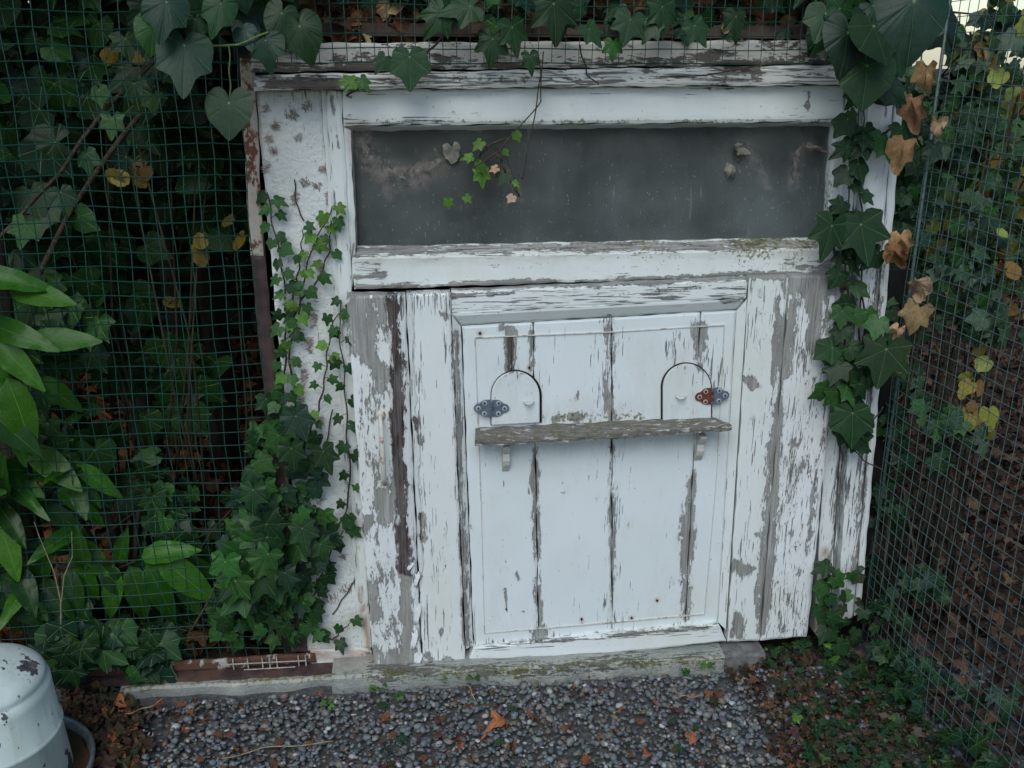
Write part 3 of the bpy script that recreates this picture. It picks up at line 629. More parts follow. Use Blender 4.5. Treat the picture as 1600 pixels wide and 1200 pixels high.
# pull handle on the left plank
m = MB(); yb = YD-.004
p0, p1 = W(595, 648, yb), W(601, 752, yb); L = p1-p0
for p, r in ((p0, .0085), (p1, .0075)): m.disc_prism([(p[0]+r*math.cos(t), p[2]+r*math.sin(t)*1.15) for t in np.linspace(0, 2*math.pi, 17)[:-1]], yb-.003, yb+.001)
m.tube([p0+[0, 0, 0], p0+[0, -.012, -.004], p0+L*.12+[0, -.020, 0], p0+L*.5+[0, -.022, 0], p0+L*.88+[0, -.020, 0], p1+[0, -.012, .004], p1], [.0035, .004, .0043, .0048, .0043, .004, .0035], 10)
m.build('pull_handle', M['rustiron'], door, smooth=True)
# curled flakes of paint on the left plank
M['loose'] = simple('loose_paint', (.68, .71, .70), (.76, .79, .79), 40, .5)
for (x, y, wd, hh, mi) in ((651, 905, 12, 20, 0), (652, 960, 14, 28, 0), (647, 1000, 16, 26, 0), (655, 1030, 12, 16, 0), (641, 885, 14, 8, 0), (606, 773, 9, 10, 0)):
    m = MB(); vs = []
    for i in range(6):
        for j in range(4):
            u, v = i/5, j/3; sx = 1-.5*abs(v-.5)
            p = W(x-wd/3*sx+wd*.66*u*sx + 2*math.sin(v*5), y-hh/2+hh*v + 3*math.sin(u*4), yb-.0004-.0045*max(0, u-.25)**1.6*(.6+.4*math.sin(v*3))); vs.append(p)
    m.add(vs, [(i*4+j, i*4+j+1, i*4+j+5, i*4+j+4) for i in range(5) for j in range(3)])
    fl = m.build('paint_flake', M['loose'], door, smooth=True); so_ = fl.modifiers.new('solid', 'SOLIDIFY'); so_.thickness = .0005

# ------------------------------------------------------------------ kerb in front of the hut
m_k = empty('threshold_kerb', G(800, 1052, 0)); tag(m_k, 'low painted concrete threshold running under the white hatch', 'kerb')
def kerb(xa, xb, fy, top, name, mat, y0=.03):
    n = 90; vs = []; fs = []
    for i in range(n+1):
        x = xa+(xb-xa)*i/n; w1 = .002*math.sin(x*23)+.0016*math.sin(x*61+2); f_ = fy + w1
        vs += [(x, y0, top), (x, (y0+f_)/2, top+w1*.6), (x, f_+.004, top), (x, f_, top-.005), (x, f_-.002+w1, -.02)]
    for i in range(n):
        for j in range(4): a = i*5+j; fs.append((a, a+1, a+6, a+5))
    fs += [(0, 1, 2, 3, 4), tuple(n*5+j for j in (4, 3, 2, 1, 0))]
    return MB().add(vs, fs).build(name, mat, m_k)
x_l, x_m, x_r = G(190, 1078, 0)[0], G(520, 1066, 0)[0], G(1130, 1040, 0)[0]
kerb(x_m, x_r, -.072, .026, 'kerb_block', M['pkerb'])
kerb(x_r+.002, x_r+.085, -.066, .022, 'kerb_block', simple('bare_concrete', (.10, .10, .095), (.20, .20, .185), 50, .9, bump=.8))
kerb(x_l, x_m-.002, -.050, .008, 'kerb_block', M['pkerb'])

# ================================================================== wire fences
def wire_grid(mb, O, ux, uz, nx, nz, sp, r, jitter=.0012, skip=None, bow=.004, mi=0):
    """nx vertical and nz level wires; O = lower corner"""
    O = np.array(O); nrm = np.cross(ux, uz)
    def P(a, b): return O + ux*a + uz*b + nrm*(bow*math.sin(a*5+b*3) + bow*.5*math.sin(a*13-b*7)) + ux*(jitter*math.sin(b*31+a*9)) + uz*(jitter*math.sin(a*27+b*5))
    for i in range(nx+1):
        if skip and skip('v', i): continue
        mb.tube([P(i*sp, k*sp*2) for k in range(nz//2+1)], r, 4, mi, False)
    for k in range(nz+1):
        if skip and skip('h', k): continue
        mb.tube([P(i*sp*2, k*sp) + nrm*r*1.6 for i in range(nx//2+1)], r, 4, mi, False)
X = np.array([1., 0, 0]); Z = np.array([0, 0, 1.]); SP = .0250
fl = empty('mesh_fence', (W(250, 1040, -.005)[0], -.005, 0)); tag(fl, 'green welded wire mesh fence left of the hut in a rusty angle iron frame', 'fence')
x_edge = W(430, 640, -.012)[0]
m = MB(); O = W(405, 640, -.012); nx = 44
th_v = 0.0
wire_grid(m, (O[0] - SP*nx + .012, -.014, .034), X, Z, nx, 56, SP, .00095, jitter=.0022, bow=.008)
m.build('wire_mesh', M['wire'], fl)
def angle_bar(pa, pb, wd, th, mat, name, res=.006):
    board(name, [pa[0], pa[1], pb[1], pb[0]], -.006, .004, mat, fl)
board('frame_post', [(374, 92), (397, 92), (411, 400), (391, 400)], -.008, .006, M['rust'], fl, warp=.0005)
board('frame_post', [(391, 401), (413, 401), (480, 1020), (455, 1020)], -.008, .006, M['angle'], fl, warp=.0005)
M['rustfoot'] = simple('rusty_foot_paint', (.36, .36, .32), (.10, .048, .03), 45, .85, (1, 1, .6), 1, .002, .40, .46, third=(.10, .06, .04))
board('frame_foot', [(95, 1046), (492, 1022), (494, 1036), (95, 1063)], -.016, .004, M['rustfoot'], fl)
m = MB(); n = 40; vs = []; fs = []
for i in range(n+1):
    x = W(95, 1062, -.02)[0]*(1-i/n) + W(572, 1045, -.02)[0]*i/n; e = .0015*math.sin(i*1.3)+.001*math.sin(i*3.1)
    vs += [(x, -.002, .016), (x, -.030, .0155+e*.5), (x, -.037+e, .0145+e*.5), (x, -.038+e, .007)]
for i in range(n):
    for j in range(3): a = i*4+j; fs.append((a, a+1, a+5, a+4))
m.add(vs, fs); m.build('frame_foot', M['angle'], fl)
m = MB()
a = W(365, 1045, -.020); b = W(478, 1038, -.020)
for k in range(0, 11):
    x = a[0] + (b[0]-a[0])*k/10
    if k in (1, 3, 7, 8): continue
    m.tube([(x, -.02, a[2]+.022), (x+.0008, -.021, a[2]-.001)], .0013, 5)
m.tube([(a[0]-.01, -.0225, a[2]+.012), (b[0], -.0225, b[2]+.010)], .0012, 5); m.tube([(a[0]+.02, -.0225, a[2]-.002), (b[0]-.02, -.0225, b[2]-.003)], .0012, 5)
m.build('bleached_wire', M['wirewhite'], fl)

ft = empty('wire_netting', W(900, 90, -.06)); tag(ft, 'green wire mesh strip hanging over the crackled beam above the window', 'wire mesh')
m = MB(); a = W(300, 99, -.055); b = W(1372, 99, -.055); nx = int((b[0]-a[0])/.0215)
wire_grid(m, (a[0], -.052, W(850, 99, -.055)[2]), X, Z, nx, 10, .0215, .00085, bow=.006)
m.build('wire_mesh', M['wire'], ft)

# fence on the right, running from the hut corner towards the viewer
fb = W(1352, 950, -.01) * [1, 1, 0]; vd = ray(545, 80) * [1, 1, 0]; vd = -vd/np.linalg.norm(vd)
fr = empty('mesh_fence', fb); tag(fr, 'dull grey green wire mesh fence running forward from the right corner of the hut', 'fence')
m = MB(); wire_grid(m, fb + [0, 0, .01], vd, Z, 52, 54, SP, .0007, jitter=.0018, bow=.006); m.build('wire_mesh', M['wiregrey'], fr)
m = MB(); m.tube([fb+[.004, .004, 0], fb+[.004, .004, 1.42]], .003, 8)
m.build('frame_post', M['wiregrey'], fr, smooth=True)
def FN(px, py, off=0.0):                 # point on the right fence
    n_ = np.cross(vd, Z); d = ray(px, py); t = np.dot(fb + n_*off - CAM, n_)/np.dot(d, n_); return CAM + d*t
FNRM = np.cross(vd, Z); FNRM = FNRM * (1 if FNRM[0] < 0 else -1)     # towards the path

# ================================================================== poultry drinker
dc = G(-58, 1330, 0); dx_, dy_ = -.94*0, 0
DX, DY = -.702, -.300
dr = empty('poultry_drinker', (DX, DY, 0)); tag(dr, 'domed white metal poultry drinker with flaking paint in the lower left corner', 'drinker')
prof = [(.0, .262), (.02, .2615), (.045, .258), (.068, .250), (.085, .240), (.094, .230), (.0965, .223), (.095, .219), (.0965, .215), (.101, .210), (.1015, .198), (.1055, .130), (.108, .128), (.1095, .124), (.108, .120), (.1065, .118), (.113, .018), (.108, .012)]
prof = [(r, z*.94) for r, z in prof]
m = MB().lathe(prof, 72, 0, (DX, DY, 0), .003); m.build('tank', M['drinker'], dr, smooth=True)
m = MB().lathe([(.08, .012), (.08, .003), (.130, .003), (.137, .022), (.142, .040), (.145, .044), (.149, .041), (.145, .022), (.136, -.004)], 72, 0, (DX, DY, 0)); m.build('water_trough', M['galv'], dr, smooth=True)
m = MB().lathe([(.110, .026), (.1385, .026)], 60, 0, (DX, DY, 0)); m.build('water', M['water'], dr)

# ================================================================== plants
def inpoly(x, y, P):
    c = False; n = len(P)
    for i in range(n):
        x0, y0 = P[i]; x1, y1 = P[i-1]
        if (y0 > y) != (y1 > y) and x < (x1-x0)*(y-y0)/(y1-y0)+x0: c = not c
    return c
def rpoly(P):
    xs = [p[0] for p in P]; ys = [p[1] for p in P]
    while True:
        x, y = U(min(xs), max(xs)), U(min(ys), max(ys))
        if inpoly(x, y, P): return x, y
def along(pts, n):
    P = np.array(pts, float); seg = np.linalg.norm(np.diff(P, axis=0), axis=1); cum = np.concatenate([[0], np.cumsum(seg)])
    t = np.linspace(0, cum[-1], n); return np.stack([np.interp(t, cum, P[:, k]) for k in range(P.shape[1])], 1)
def ivy_plant(name, label, cat, paths=(), fills=(), explicit=(), group=None, base=None, tm=None, extra_stems=(), rootlets=()):
    """paths: (px polyline, y plane, leaf px size lo..hi, count, colours); fills: (polygon, count, ylo, yhi, size lo, hi, colours)"""
    b = base if base is not None else W(*paths[0][0][0], paths[0][1])
    o = empty(name, b); tag(o, label, cat, group); st = MB(); it = []; pet = MB(); K = .00112
    for (pl, Y, lo, hi, n, cols) in paths:
        q = along(pl, 40); pts = [W(x+1.5*math.sin(i*.9), y, Y + .003*math.sin(i*.7)) for i, (x, y) in enumerate(q)]
        pet = MB().tube(pts, [.0022 - .0012*i/39 for i in range(40)], 5)
        for i, (x, y) in enumerate(along(pl, n)):
            s_ = (-1)**i; off = U(4, 13); sz = U(lo, hi)*K
            c = W(x, y, Y); e = W(x+s_*off, y+U(-9, 7), Y-U(.006, .018))
            pet.tube([c, (c+e)/2+[0, -.003, .002], e], .0007, 3)
            it.append(leaf_item(e, sz, cols, .55, tip=(s_*U(.1, 1.1), U(-.35, .0), -U(.2, 1.1)), spread=.5))
        pet.build('vine_stem', M['stem'], o, smooth=True)
    for (pl, n, ya, yb_, lo, hi, cols) in fills:
        for i in range(n):
            x, y = rpoly(pl); Y = U(ya, yb_); it.append(leaf_item(W(x, y, Y), U(lo, hi)*K*(1.70+Y)/1.70, cols, .8))
    for (x, y, Y, sz, tip, cols, k) in explicit:
        it.append((k, W(x, y, Y), tip, (U(-.25, .25), -1, .5), sz*K*(1.70+Y)/1.70, pal(*cols)))
    for (pl, Y, r) in extra_stems:
        q = along(pl, 30); MB().tube([W(x+1.0*math.sin(i*.45+Y*90), y, Y) for i, (x, y) in enumerate(q)], r, 5).build('vine_stem', M['greenstem' if Y < -.12 else 'stem'], o, smooth=True)
    if rootlets:
        for (x, y, ang, n) in rootlets:
            rt = MB()
            for i in range(int(n*1.6)):
                cx, cy = x+U(-1, 1)*n*.55*math.cos(R(ang)) + U(-4, 4), y+U(-1, 1)*n*.55*math.sin(R(ang))+U(-4, 4); a = R(ang+90+U(-50, 50)); l = U(2.5, 6)
                rt.tube([W(cx-l*math.cos(a), cy-l*math.sin(a), -.0012), W(cx+U(-1, 1), cy, -.0028), W(cx+l*math.cos(a), cy+l*math.sin(a), -.0012)], .00055, 3)
            rt.build('dead_rootlet', M['rootlet'], o)
    scatter('foliage', it, tm or BIGI, M['ivy'], o)
    return o
M['rootlet'] = simple('dead_rootlet', (.26, .20, .17), (.42, .35, .31), 200, .9)
def rl(): 
    L = []
    for (x, y, a, n) in [(455, 180, -35, 16), (430, 195, -60, 12), (480, 165, -35, 10), (465, 215, -10, 7), (425, 235, 0, 9), (520, 160, 90, 16), (518, 200, 90, 20), (520, 250, 80, 12), (505, 265, 60, 9), (525, 275, 90, 18), (495, 290, -30, 9), (475, 285, -20, 12), (515, 310, 90, 18), (460, 310, 80, 14), (500, 345, 80, 8), (525, 360, 90, 8), (500, 420, 85, 18), (490, 460, 85, 20), (490, 500, 85, 22), (483, 540, 85, 20), (475, 590, 85, 18), (470, 620, 80, 12), (528, 440, 60, 6), (540, 340, 30, 6), (415, 170, 80, 10), (415, 260, 90, 12), (420, 215, 90, 10), (500, 660, 85, 14), (530, 700, 80, 10), (545, 760, 85, 10), (500, 780, 85, 10), (515, 935, -30, 22), (540, 920, -25, 16), (495, 950, -30, 14), (535, 870, -60, 8), (505, 1000, -10, 10)]:
        L.append((x, y, a, n))
    return L
ivy_plant('climbing_ivy', 'young bright green ivy runners climbing the white panel left of the window', 'ivy',
    paths=[([(440, 640), (446, 560), (447, 470), (438, 400), (424, 340), (418, 300)], -.012, 14, 21, 26, (MD, MD, DK)),
           ([(455, 600), (452, 540), (468, 480), (476, 430), (490, 380), (508, 350), (520, 322)], -.012, 13, 20, 17, (MD, YG, YG)),
           ([(450, 520), (470, 470), (496, 440), (514, 395), (518, 345)], -.012, 13, 19, 9, (MD, YG)),
           ([(446, 500), (462, 450), (470, 400), (473, 360)], -.012, 12, 18, 5, (MD, YG)),
           ([(478, 690), (498, 640), (508, 590), (512, 545), (520, 500), (530, 490)], -.014, 12, 17, 13, (MD, MD, YG)),
           ([(500, 880), (540, 800), (548, 750), (543, 690), (541, 640), (538, 580), (532, 540), (530, 490), (534, 470)], -.022, 13, 20, 20, (DK, MD)),
           ([(480, 960), (500, 900), (522, 850), (545, 820), (552, 810)], -.016, 14, 24, 10, (DK, DK, MD)),
           ([(495, 990), (520, 1000), (545, 975)], -.016, 16, 24, 5, (DK, MD))],
    extra_stems=[([(520, 960), (556, 905)], -.004, .0012), ([(485, 760), (510, 690), (520, 640)], -.006, .0014), ([(460, 280), (463, 320), (475, 345)], -.004, .0012)], rootlets=rl())
ivy_plant('ivy_bush', 'dense dark ivy bush with veined leaves hiding the foot of the rusty fence post', 'ivy', base=W(440, 1010, -.03),
    fills=[([(425, 590), (470, 630), (500, 690), (530, 740), (515, 800), (520, 860), (505, 920), (480, 960), (430, 985), (380, 940), (345, 880), (350, 830), (380, 780), (370, 730), (400, 660)], 140, -.045, -.012, 14, 34, (DK, MD, MD, BLU)),
           ([(410, 640), (450, 660), (470, 720), (480, 800), (470, 900), (420, 950), (370, 900), (350, 850), (390, 760)], 36, -.06, -.02, 20, 42, (DK, MD, MD, BLU)),
           ([(440, 900), (500, 920), (485, 1000), (430, 1010), (330, 1000), (340, 930)], 50, -.035, .0, 16, 32, (DK, MD)),
           ([(350, 870), (430, 800), (420, 900), (360, 940)], 30, -.10, -.05, 50, 66, (DK, MD))],
    explicit=[(462, 650, -.09, 46, (.4, -.3, -1), (BLU,), 1), (505, 705, -.08, 44, (.3, -.2, -1), (DK,), 2), (395, 765, -.09, 44, (-.1, -.3, -1), (DK,), 0), (455, 700, -.09, 42, (.1, -.2, -1), (DK,), 3), (445, 895, -.09, 40, (.2, -.3, -1), (BLU,), 1), (415, 865, -.09, 38, (-.7, -.3, -.6), (MD,), 2), (472, 825, -.09, 44, (.2, -.3, -1), (DK,), 1), (500, 850, -.08, 36, (.4, -.3, -1), (DK,), 4)],
    extra_stems=[([(300, 985), (345, 900), (395, 837)], -.02, .002), ([(440, 1000), (450, 850), (445, 650)], -.02, .004)])
ivy_plant('climbing_ivy', 'dark ivy climbing the white jamb at the right of the window and hatch', 'ivy',
    paths=[([(1330, 700), (1322, 640), (1318, 560), (1328, 480), (1320, 420), (1326, 350), (1325, 290), (1332, 240), (1325, 170)], -.045, 20, 36, 27, (DK, DK, MD)),
           ([(1345, 600), (1352, 500), (1345, 430), (1348, 350), (1342, 280), (1350, 190), (1345, 150)], -.035, 18, 28, 10, (DK, MD)),
           ([(1395, 200), (1370, 215), (1345, 220)], -.05, 26, 36, 5, (DK, MD)),
           ([(1335, 640), (1322, 620), (1296, 606)], -.05, 26, 36, 6, (DK, MD))],
    fills=[([(1285, 350), (1320, 330), (1370, 370), (1375, 400), (1310, 390)], 8, -.07, -.05, 30, 44, (DK,)),
           ([(1300, 490), (1340, 460), (1390, 490), (1405, 560), (1385, 600), (1320, 660), (1300, 600)], 20, -.075, -.04, 24, 42, (DK, DK, MD)),
           ([(1320, 640), (1345, 640), (1350, 680), (1330, 690)], 7, -.07, -.05, 36, 50, (DK,))],
    explicit=[(1300, 352, -.08, 62, (-.3, -.3, -1), (DK,), 1), (1345, 350, -.08, 68, (.2, -.3, -1), (DK,), 0), (1332, 645, -.08, 62, (0, -.3, -1), (DK, ), 5), (1385, 545, -.09, 70, (-.2, -.2, -1), (DK,), 2)],
    extra_stems=[([(1330, 655), (1360, 665), (1380, 635)], -.04, .0014), ([(1322, 690), (1350, 720), (1380, 735)], -.04, .0014), ([(1345, 640), (1352, 580), (1340, 505), (1346, 460)], -.03, .0016)])
ivy_plant('ground_ivy', 'low ivy and moss clump at the rusty foot of the right door post', 'ivy', base=W(1300, 985, -.04),
    paths=[([(1300, 1010), (1290, 960), (1293, 900), (1300, 880)], -.045, 18, 34, 8, (DK, MD))],
    fills=[([(1290, 880), (1320, 905), (1350, 880), (1345, 1000), (1300, 1010), (1280, 950)], 26, -.06, -.02, 14, 28, (DK, DK, MD, (.03, .05, .02)))])

# the ivy mat over the roof
def over(label, poly, n, ya, yb_, lo, hi, cols, name='roof_ivy', tm=BIGI, **k):
    xs = [p[0] for p in poly]; return ivy_plant(name, label, 'ivy', fills=[(poly, n, ya, yb_, lo, hi, cols)], base=W(sum(xs)/len(xs), 60, (ya+yb_)/2), tm=tm, **k)
over('thick dark ivy mat hanging over the hut top above the middle of the window', [(460, -260), (1330, -260), (1330, 60), (1250, 66), (1150, 50), (1080, 84), (1000, 70), (940, 58), (860, 60), (790, 70), (700, 40), (640, 26), (560, 10), (500, -10)], 560, -.05, .14, 20, 40, (DK, DK, MD, BLU),
     explicit=[(640, 88, -.08, 51, (0, -.2, -1), (DK,), 7), (600, 92, -.08, 27, (-.5, -.2, -.8), (DK,), 1), (770, 60, -.08, 42, (-.1, -.2, -1), (DK,), 3), (800, 42, -.08, 45, (.2, -.2, -1), (DK,), 2), (828, 88, -.08, 29, (.1, -.2, -1), (DK,), 0), (735, 10, -.09, 50, (-.9, -.2, -.2), (DK,), 1), (865, 5, -.1, 61, (.1, -.2, -1), (DK,), 3), (880, 20, -.08, 40, (-.1, -.2, -1), (DK,), 2), (958, 68, -.08, 27, (0, -.2, -1), (MD, ), 1), (1035, 10, -.08, 46, (.1, -.2, -1), (DK,), 0), (550, 128, -.07, 24, (-1, -.2, .0), (YG,), 2), (565, 125, -.07, 22, (.4, -.2, -.6), (MD,), 1), (1020, 40, -.08, 32, (-.5, -.2, -.8), (DK,), 4), (690, 20, -.09, 45, (-.6, -.2, -.8), (DK,), 2), (920, 45, -.09, 34, (.6, -.2, -.8), (DK,), 0), (985, 30, -.09, 42, (-.3, -.2, -1), (DK,), 2), (1085, 40, -.09, 37, (.5, -.2, -.8), (DK,), 1), (1150, 25, -.09, 40, (.1, -.2, -1), (DK,), 3)],
     extra_stems=[([(848, 80), (845, 160), (818, 190), (780, 235), (740, 262)], -.05, .0011), ([(840, 85), (846, 115), (835, 180), (825, 235), (815, 280)], -.05, .0011), ([(905, 70), (918, 118), (935, 132)], -.05, .0013), ([(540, 150), (575, 130)], -.05, .002), ([(660, 90), (700, 50)], -.05, .002), ([(1030, 120), (1100, 118), (1200, 100)], -.05, .0014), ([(740, 262), (790, 240), (812, 308)], -.02, .0009)])
over('large dark ivy leaves tumbling over the upper left corner of the hut', [(150, -300), (500, -300), (500, 10), (480, 60), (430, 50), (330, 40), (270, 60), (200, 20), (170, -60)], 190, -.12, .03, 26, 52, (DK, DK, BLU, MD), tm=BIG,
     explicit=[(288, 70, -.16, 76, (-.05, -.35, -1), (BLU,), 3), (358, 160, -.16, 54, (-.05, -.3, -1), (DK,), 0), (260, 2, -.18, 59, (-.2, -.4, -1), (BLU,), 4), (345, 5, -.15, 51, (-.3, -.3, -.9), (DK,), 4), (415, 62, -.14, 46, (.05, -.3, -1), (BLU,), 5), (468, 40, -.14, 54, (.25, -.3, -1), (DK,), 1), (305, 30, -.15, 36, (.1, -.3, -1), (DK,), 5), (380, 48, -.13, 32, (.3, -.3, -.7), (BLU,), 3), (440, 20, -.13, 42, (-.4, -.3, -.9), (DK,), 2)],
     extra_stems=[([(330, 72), (372, 70), (420, 50)], -.14, .0016), ([(358, 70), (360, 165)], -.15, .0012)])
over('very large shaded ivy leaves drooping over the upper right corner of the hut', [(1230, -260), (1480, -260), (1470, 40), (1400, 120), (1390, 150), (1340, 140), (1310, 90), (1260, 60)], 150, -.14, .06, 28, 58, (DK, DK, BLU), tm=BIG,
     explicit=[(1428, 0, -.30, 92, (-.05, -.35, -1), (BLU,), 0), (1325, 50, -.14, 66, (-.1, -.3, -1), (BLU,), 1), (1355, 102, -.14, 67, (-.1, -.3, -1), (DK,), 0), (1365, 40, -.16, 62, (.4, -.3, -1), (DK,), 2), (1290, 20, -.12, 48, (-.4, -.3, -1), (DK,), 3)])
# a short shoot hanging in front of the pane
ivy_plant('ivy_shoot', 'thin pale ivy shoot with a few small leaves dangling in front of the window', 'ivy', base=W(780, 200, -.03),
    paths=[([(796, 215), (768, 225), (752, 240), (740, 262)], -.03, 14, 19, 3, (YG,)), ([(775, 232), (790, 268), (812, 308)], -.03, 9, 13, 4, (YG, TAN))],
    explicit=[(752, 268, -.03, 26, (.1, -.2, -1), (YG,), 0), (735, 245, -.03, 16, (-1, -.2, -.2), (YG,), 1), (700, 313, -.03, 15, (0, -.2, -1), (YG,), 2), (728, 308, -.03, 13, (.5, -.2, -.5), (YG,), 1), (790, 272, -.03, 20, (-.5, -.2, -.8), (DK,), 1)])
# dead leaves on the roof edge, seen through the strip of mesh
dead_it = []
for i in range(420):
    x = U(470, 1360) if i % 3 else U(480, 640); dead_it.append((random.randrange(8), W(x, U(-30, 50), U(.0, .09)), (U(-1, 1), U(-1, 1), U(-1, .4)), (U(-1, 1), -1, U(-.4, 1)), U(.02, .045), pal((.24, .10, .05), BR, TAN, (.08, .045, .03))))
tag(scatter('dead_leaves', dead_it, DEAD, M['dead']), 'drift of dead brown leaves caught on the roof edge above the beam', None, None, 'stuff')

# ------------------------------------------------------------------ things behind the pane
def blob_sheet(name, label, cat, pts, Y, wd, mat, nm=30):
    mb = MB(); q = along(pts, nm); vs = []
    for i, (x, y) in enumerate(q):
        d = q[min(i+1, nm-1)] - q[max(i-1, 0)]; d = d/ (np.linalg.norm(d)+1e-9); w_ = wd*(.4+.6*math.sin(math.pi*i/(nm-1)))*(1+.35*math.sin(i*2.1))
        for k in (-1, -.3, .3, 1): vs.append(W(x-d[1]*w_*k, y+d[0]*w_*k, Y + .006*math.sin(i*.8+k*2)))
    mb.add(vs, [(i*4+k, i*4+k+1, i*4+k+5, i*4+k+4) for i in range(nm-1) for k in range(3)]); o = mb.build(name, mat, None, smooth=True); tag(o, label, cat)
    s_ = o.modifiers.new('solid', 'SOLIDIFY'); s_.thickness = .0008; return o
blob_sheet('cobweb', 'brown dusty cobweb sagging from the upper left corner on the pane', 'cobweb', [(565, 215), (575, 245), (600, 270), (640, 272), (665, 262), (690, 250)], .006, 9, M['web'])
blob_sheet('cobweb', 'dusty cobweb strand hooked near the right end of the pane', 'cobweb', [(1240, 285), (1245, 240), (1258, 226), (1280, 232), (1300, 240)], .006, 4, M['web'])
tag(scatter('dry_leaf', [(2, W(706, 232, .004), (.1, 0, -1), (.2, -1, .1), .032, (.24, .24, .19))], CRUMP, M['dead']), 'pale shrivelled leaf hanging in the left half of the window pane', 'dead leaf')
tag(scatter('dry_leaf', [(4, W(1153, 228, .006), (.05, 0, -1), (.6, -1, .1), .032, (.24, .24, .20)), (5, W(1147, 254, .006), (-.2, 0, -1), (-.2, -1, .1), .042, (.26, .26, .22))], CRUMP, M['dead']), 'pale curled leaf hanging in the right half of the window pane', 'dead leaf')

# ------------------------------------------------------------------ dead leaves hooked on the right fence
spots = [((1412, 246), 52, 'big crumpled tan leaf caught beside the ivy near the window'), ((1408, 385), 40, 'small tan leaf hooked on the fence wire level with the window sill'), ((1400, 405), 46, 'folded tan leaf low on the fence beside the window rail'), ((1436, 460), 44, 'narrow brown leaf standing upright in the fence'), ((1452, 505), 56, 'long torn tan leaf clinging to the fence behind the ivy'), ((1405, 528), 36, 'flat tan leaf lying on top of the dark ivy at hatch height'), ((1398, 575), 34, 'small curled tan leaf under the dark ivy on the fence'), ((1448, 130), 56, 'long pale brown leaf hanging high on the fence'), ((1430, 180), 52, 'brown leaf twisted against the fence below the corner ivy'), ((1462, 205), 34, 'small light brown leaf high on the fence')]
for (p, sz, lab) in spots:
    c = FN(p[0], p[1]-sz*.4, .0) + FNRM*.02
    if c[1] > -.07: c = W(p[0], p[1]-sz*.4, -.07)
    tag(scatter('dry_leaf', [(random.randrange(8), c, (U(-.4, .4), U(-.4, .4), -1), FNRM*.6 + np.array([U(-.4, .4), -.8, .4]), sz*.00098, pal(TAN, (.34, .23, .12), (.27, .16, .08)))], CRUMP, M['dead']), lab, 'dead leaf', 'dead leaves caught in the right fence')

# ------------------------------------------------------------------ laurel
def laurel(label, loc, twigs, extra=(), Y0=0, n_leaf=0, group=None):
    """twigs: (px base, px tip, plane, leaf count, leaf size px)"""
    o = empty('laurel_shrub', loc); tag(o, label, 'laurel', 'laurel shrubs in the left enclosure'); st = MB(); it = []
    for (a, b, Y, n, sz) in twigs:
        A, B = W(*a, Y), W(*b, Y-.02); st.tube([A, (A+B)/2+[0, 0, .01], B], [.004, .003, .002], 6)
        for i in range(n):
            t = (i+.5)/n; c = A*(1-t)+B*t; d = (B-A)/np.linalg.norm(B-A); s_ = (-1)**i
            side = np.cross(d, [0, -1, 0]); tip = d*U(.2, .7) + side*s_*U(.4, 1) + np.array([0, U(-.6, -.1), U(-.7, -.05)])
            it.append((random.randrange(4), c, tip, (U(-.3, .3), -.8, .8), sz*U(.85, 1.1)*.00112*(1.7+Y)/1.7, pal(LAU, (.016, .06, .008), (.032, .105, .012), (.014, .05, .009))))
    for (x, y, Y, tip, sz) in extra:
        it.append((random.randrange(4), W(x, y, Y), tip, (U(-.15, .15), -.8, .75), sz*.00112*(1.7+Y)/1.7, pal(LAU, (.042, .14, .014))))
    # rooted stems
    for k in range(3): st.tube([np.array(loc)+[U(-.04, .04), U(0, .05), -.02], np.array(loc)+[U(-.08, .08), 0, .3], W(*twigs[k % len(twigs)][0], twigs[k % len(twigs)][2])], [.009, .007, .004], 7)
    st.build('stem', M['bark'], o, smooth=True); scatter('foliage', it, LAUR, M['laurel'], o); return o
base = W(-60, 1040, .05) * [1, 1, 0]
laurel('glossy bright green laurel leaves poking through the mesh at the left edge', base,
    [((-90, 560), (-10, 480), -.03, 6, 120), ((-90, 700), (-10, 600), -.03, 6, 120), ((-80, 840), (20, 770), -.0, 6, 100), ((-80, 950), (30, 880), .02, 7, 100), ((-60, 760), (60, 740), .05, 6, 90), ((-20, 930), (80, 900), .05, 5, 90)],
    [(-55, 425, -.05, (1, -.2, -.15), 125), (15, 455, -.04, (1, -.2, -.05), 105), (40, 530, -.05, (1, -.2, .0), 112), (-30, 520, -.06, (1, -.3, -.75), 125), (10, 590, -.05, (.35, -.2, -1), 130), (18, 640, -.04, (.2, -.2, -1), 95), (-10, 800, .0, (.4, -.3, -1), 120), (60, 590, .03, (.6, -.1, -.6), 80), (40, 700, .02, (1, -.3, -.5), 110), (0, 720, .02, (.6, -.3, -.6), 90)])
laurel('laurel sprig with hanging glossy leaves low behind the mesh near the drinker', W(200, 1030, .12) * [1, 1, 0],
    [((90, 890), (200, 878), .04, 4, 85), ((60, 790), (130, 730), .06, 6, 85), ((110, 880), (130, 820), .06, 4, 85), ((160, 900), (260, 870), .09, 3, 85)],
    [(176, 882, .03, (.0, -.3, -1), 100), (203, 884, .03, (.35, -.3, -1), 102), (228, 880, .03, (.5, -.3, -1), 120), (250, 868, .03, (.75, -.3, -.75), 120), (222, 872, .03, (1, -.1, .35), 95), (120, 850, .05, (.1, -.3, -1), 105), (75, 845, .05, (-.25, -.3, -1), 100), (95, 715, .06, (.7, -.3, -.7), 100), (120, 725, .04, (1, -.3, -.9), 85), (245, 870, .06, (1, -.2, -.35), 110), (20, 905, .03, (.6, -.3, -.5), 90), (5, 870, .02, (.4, -.3, -.9), 110), (262, 875, .08, (.6, -.2, -1.0), 110)])

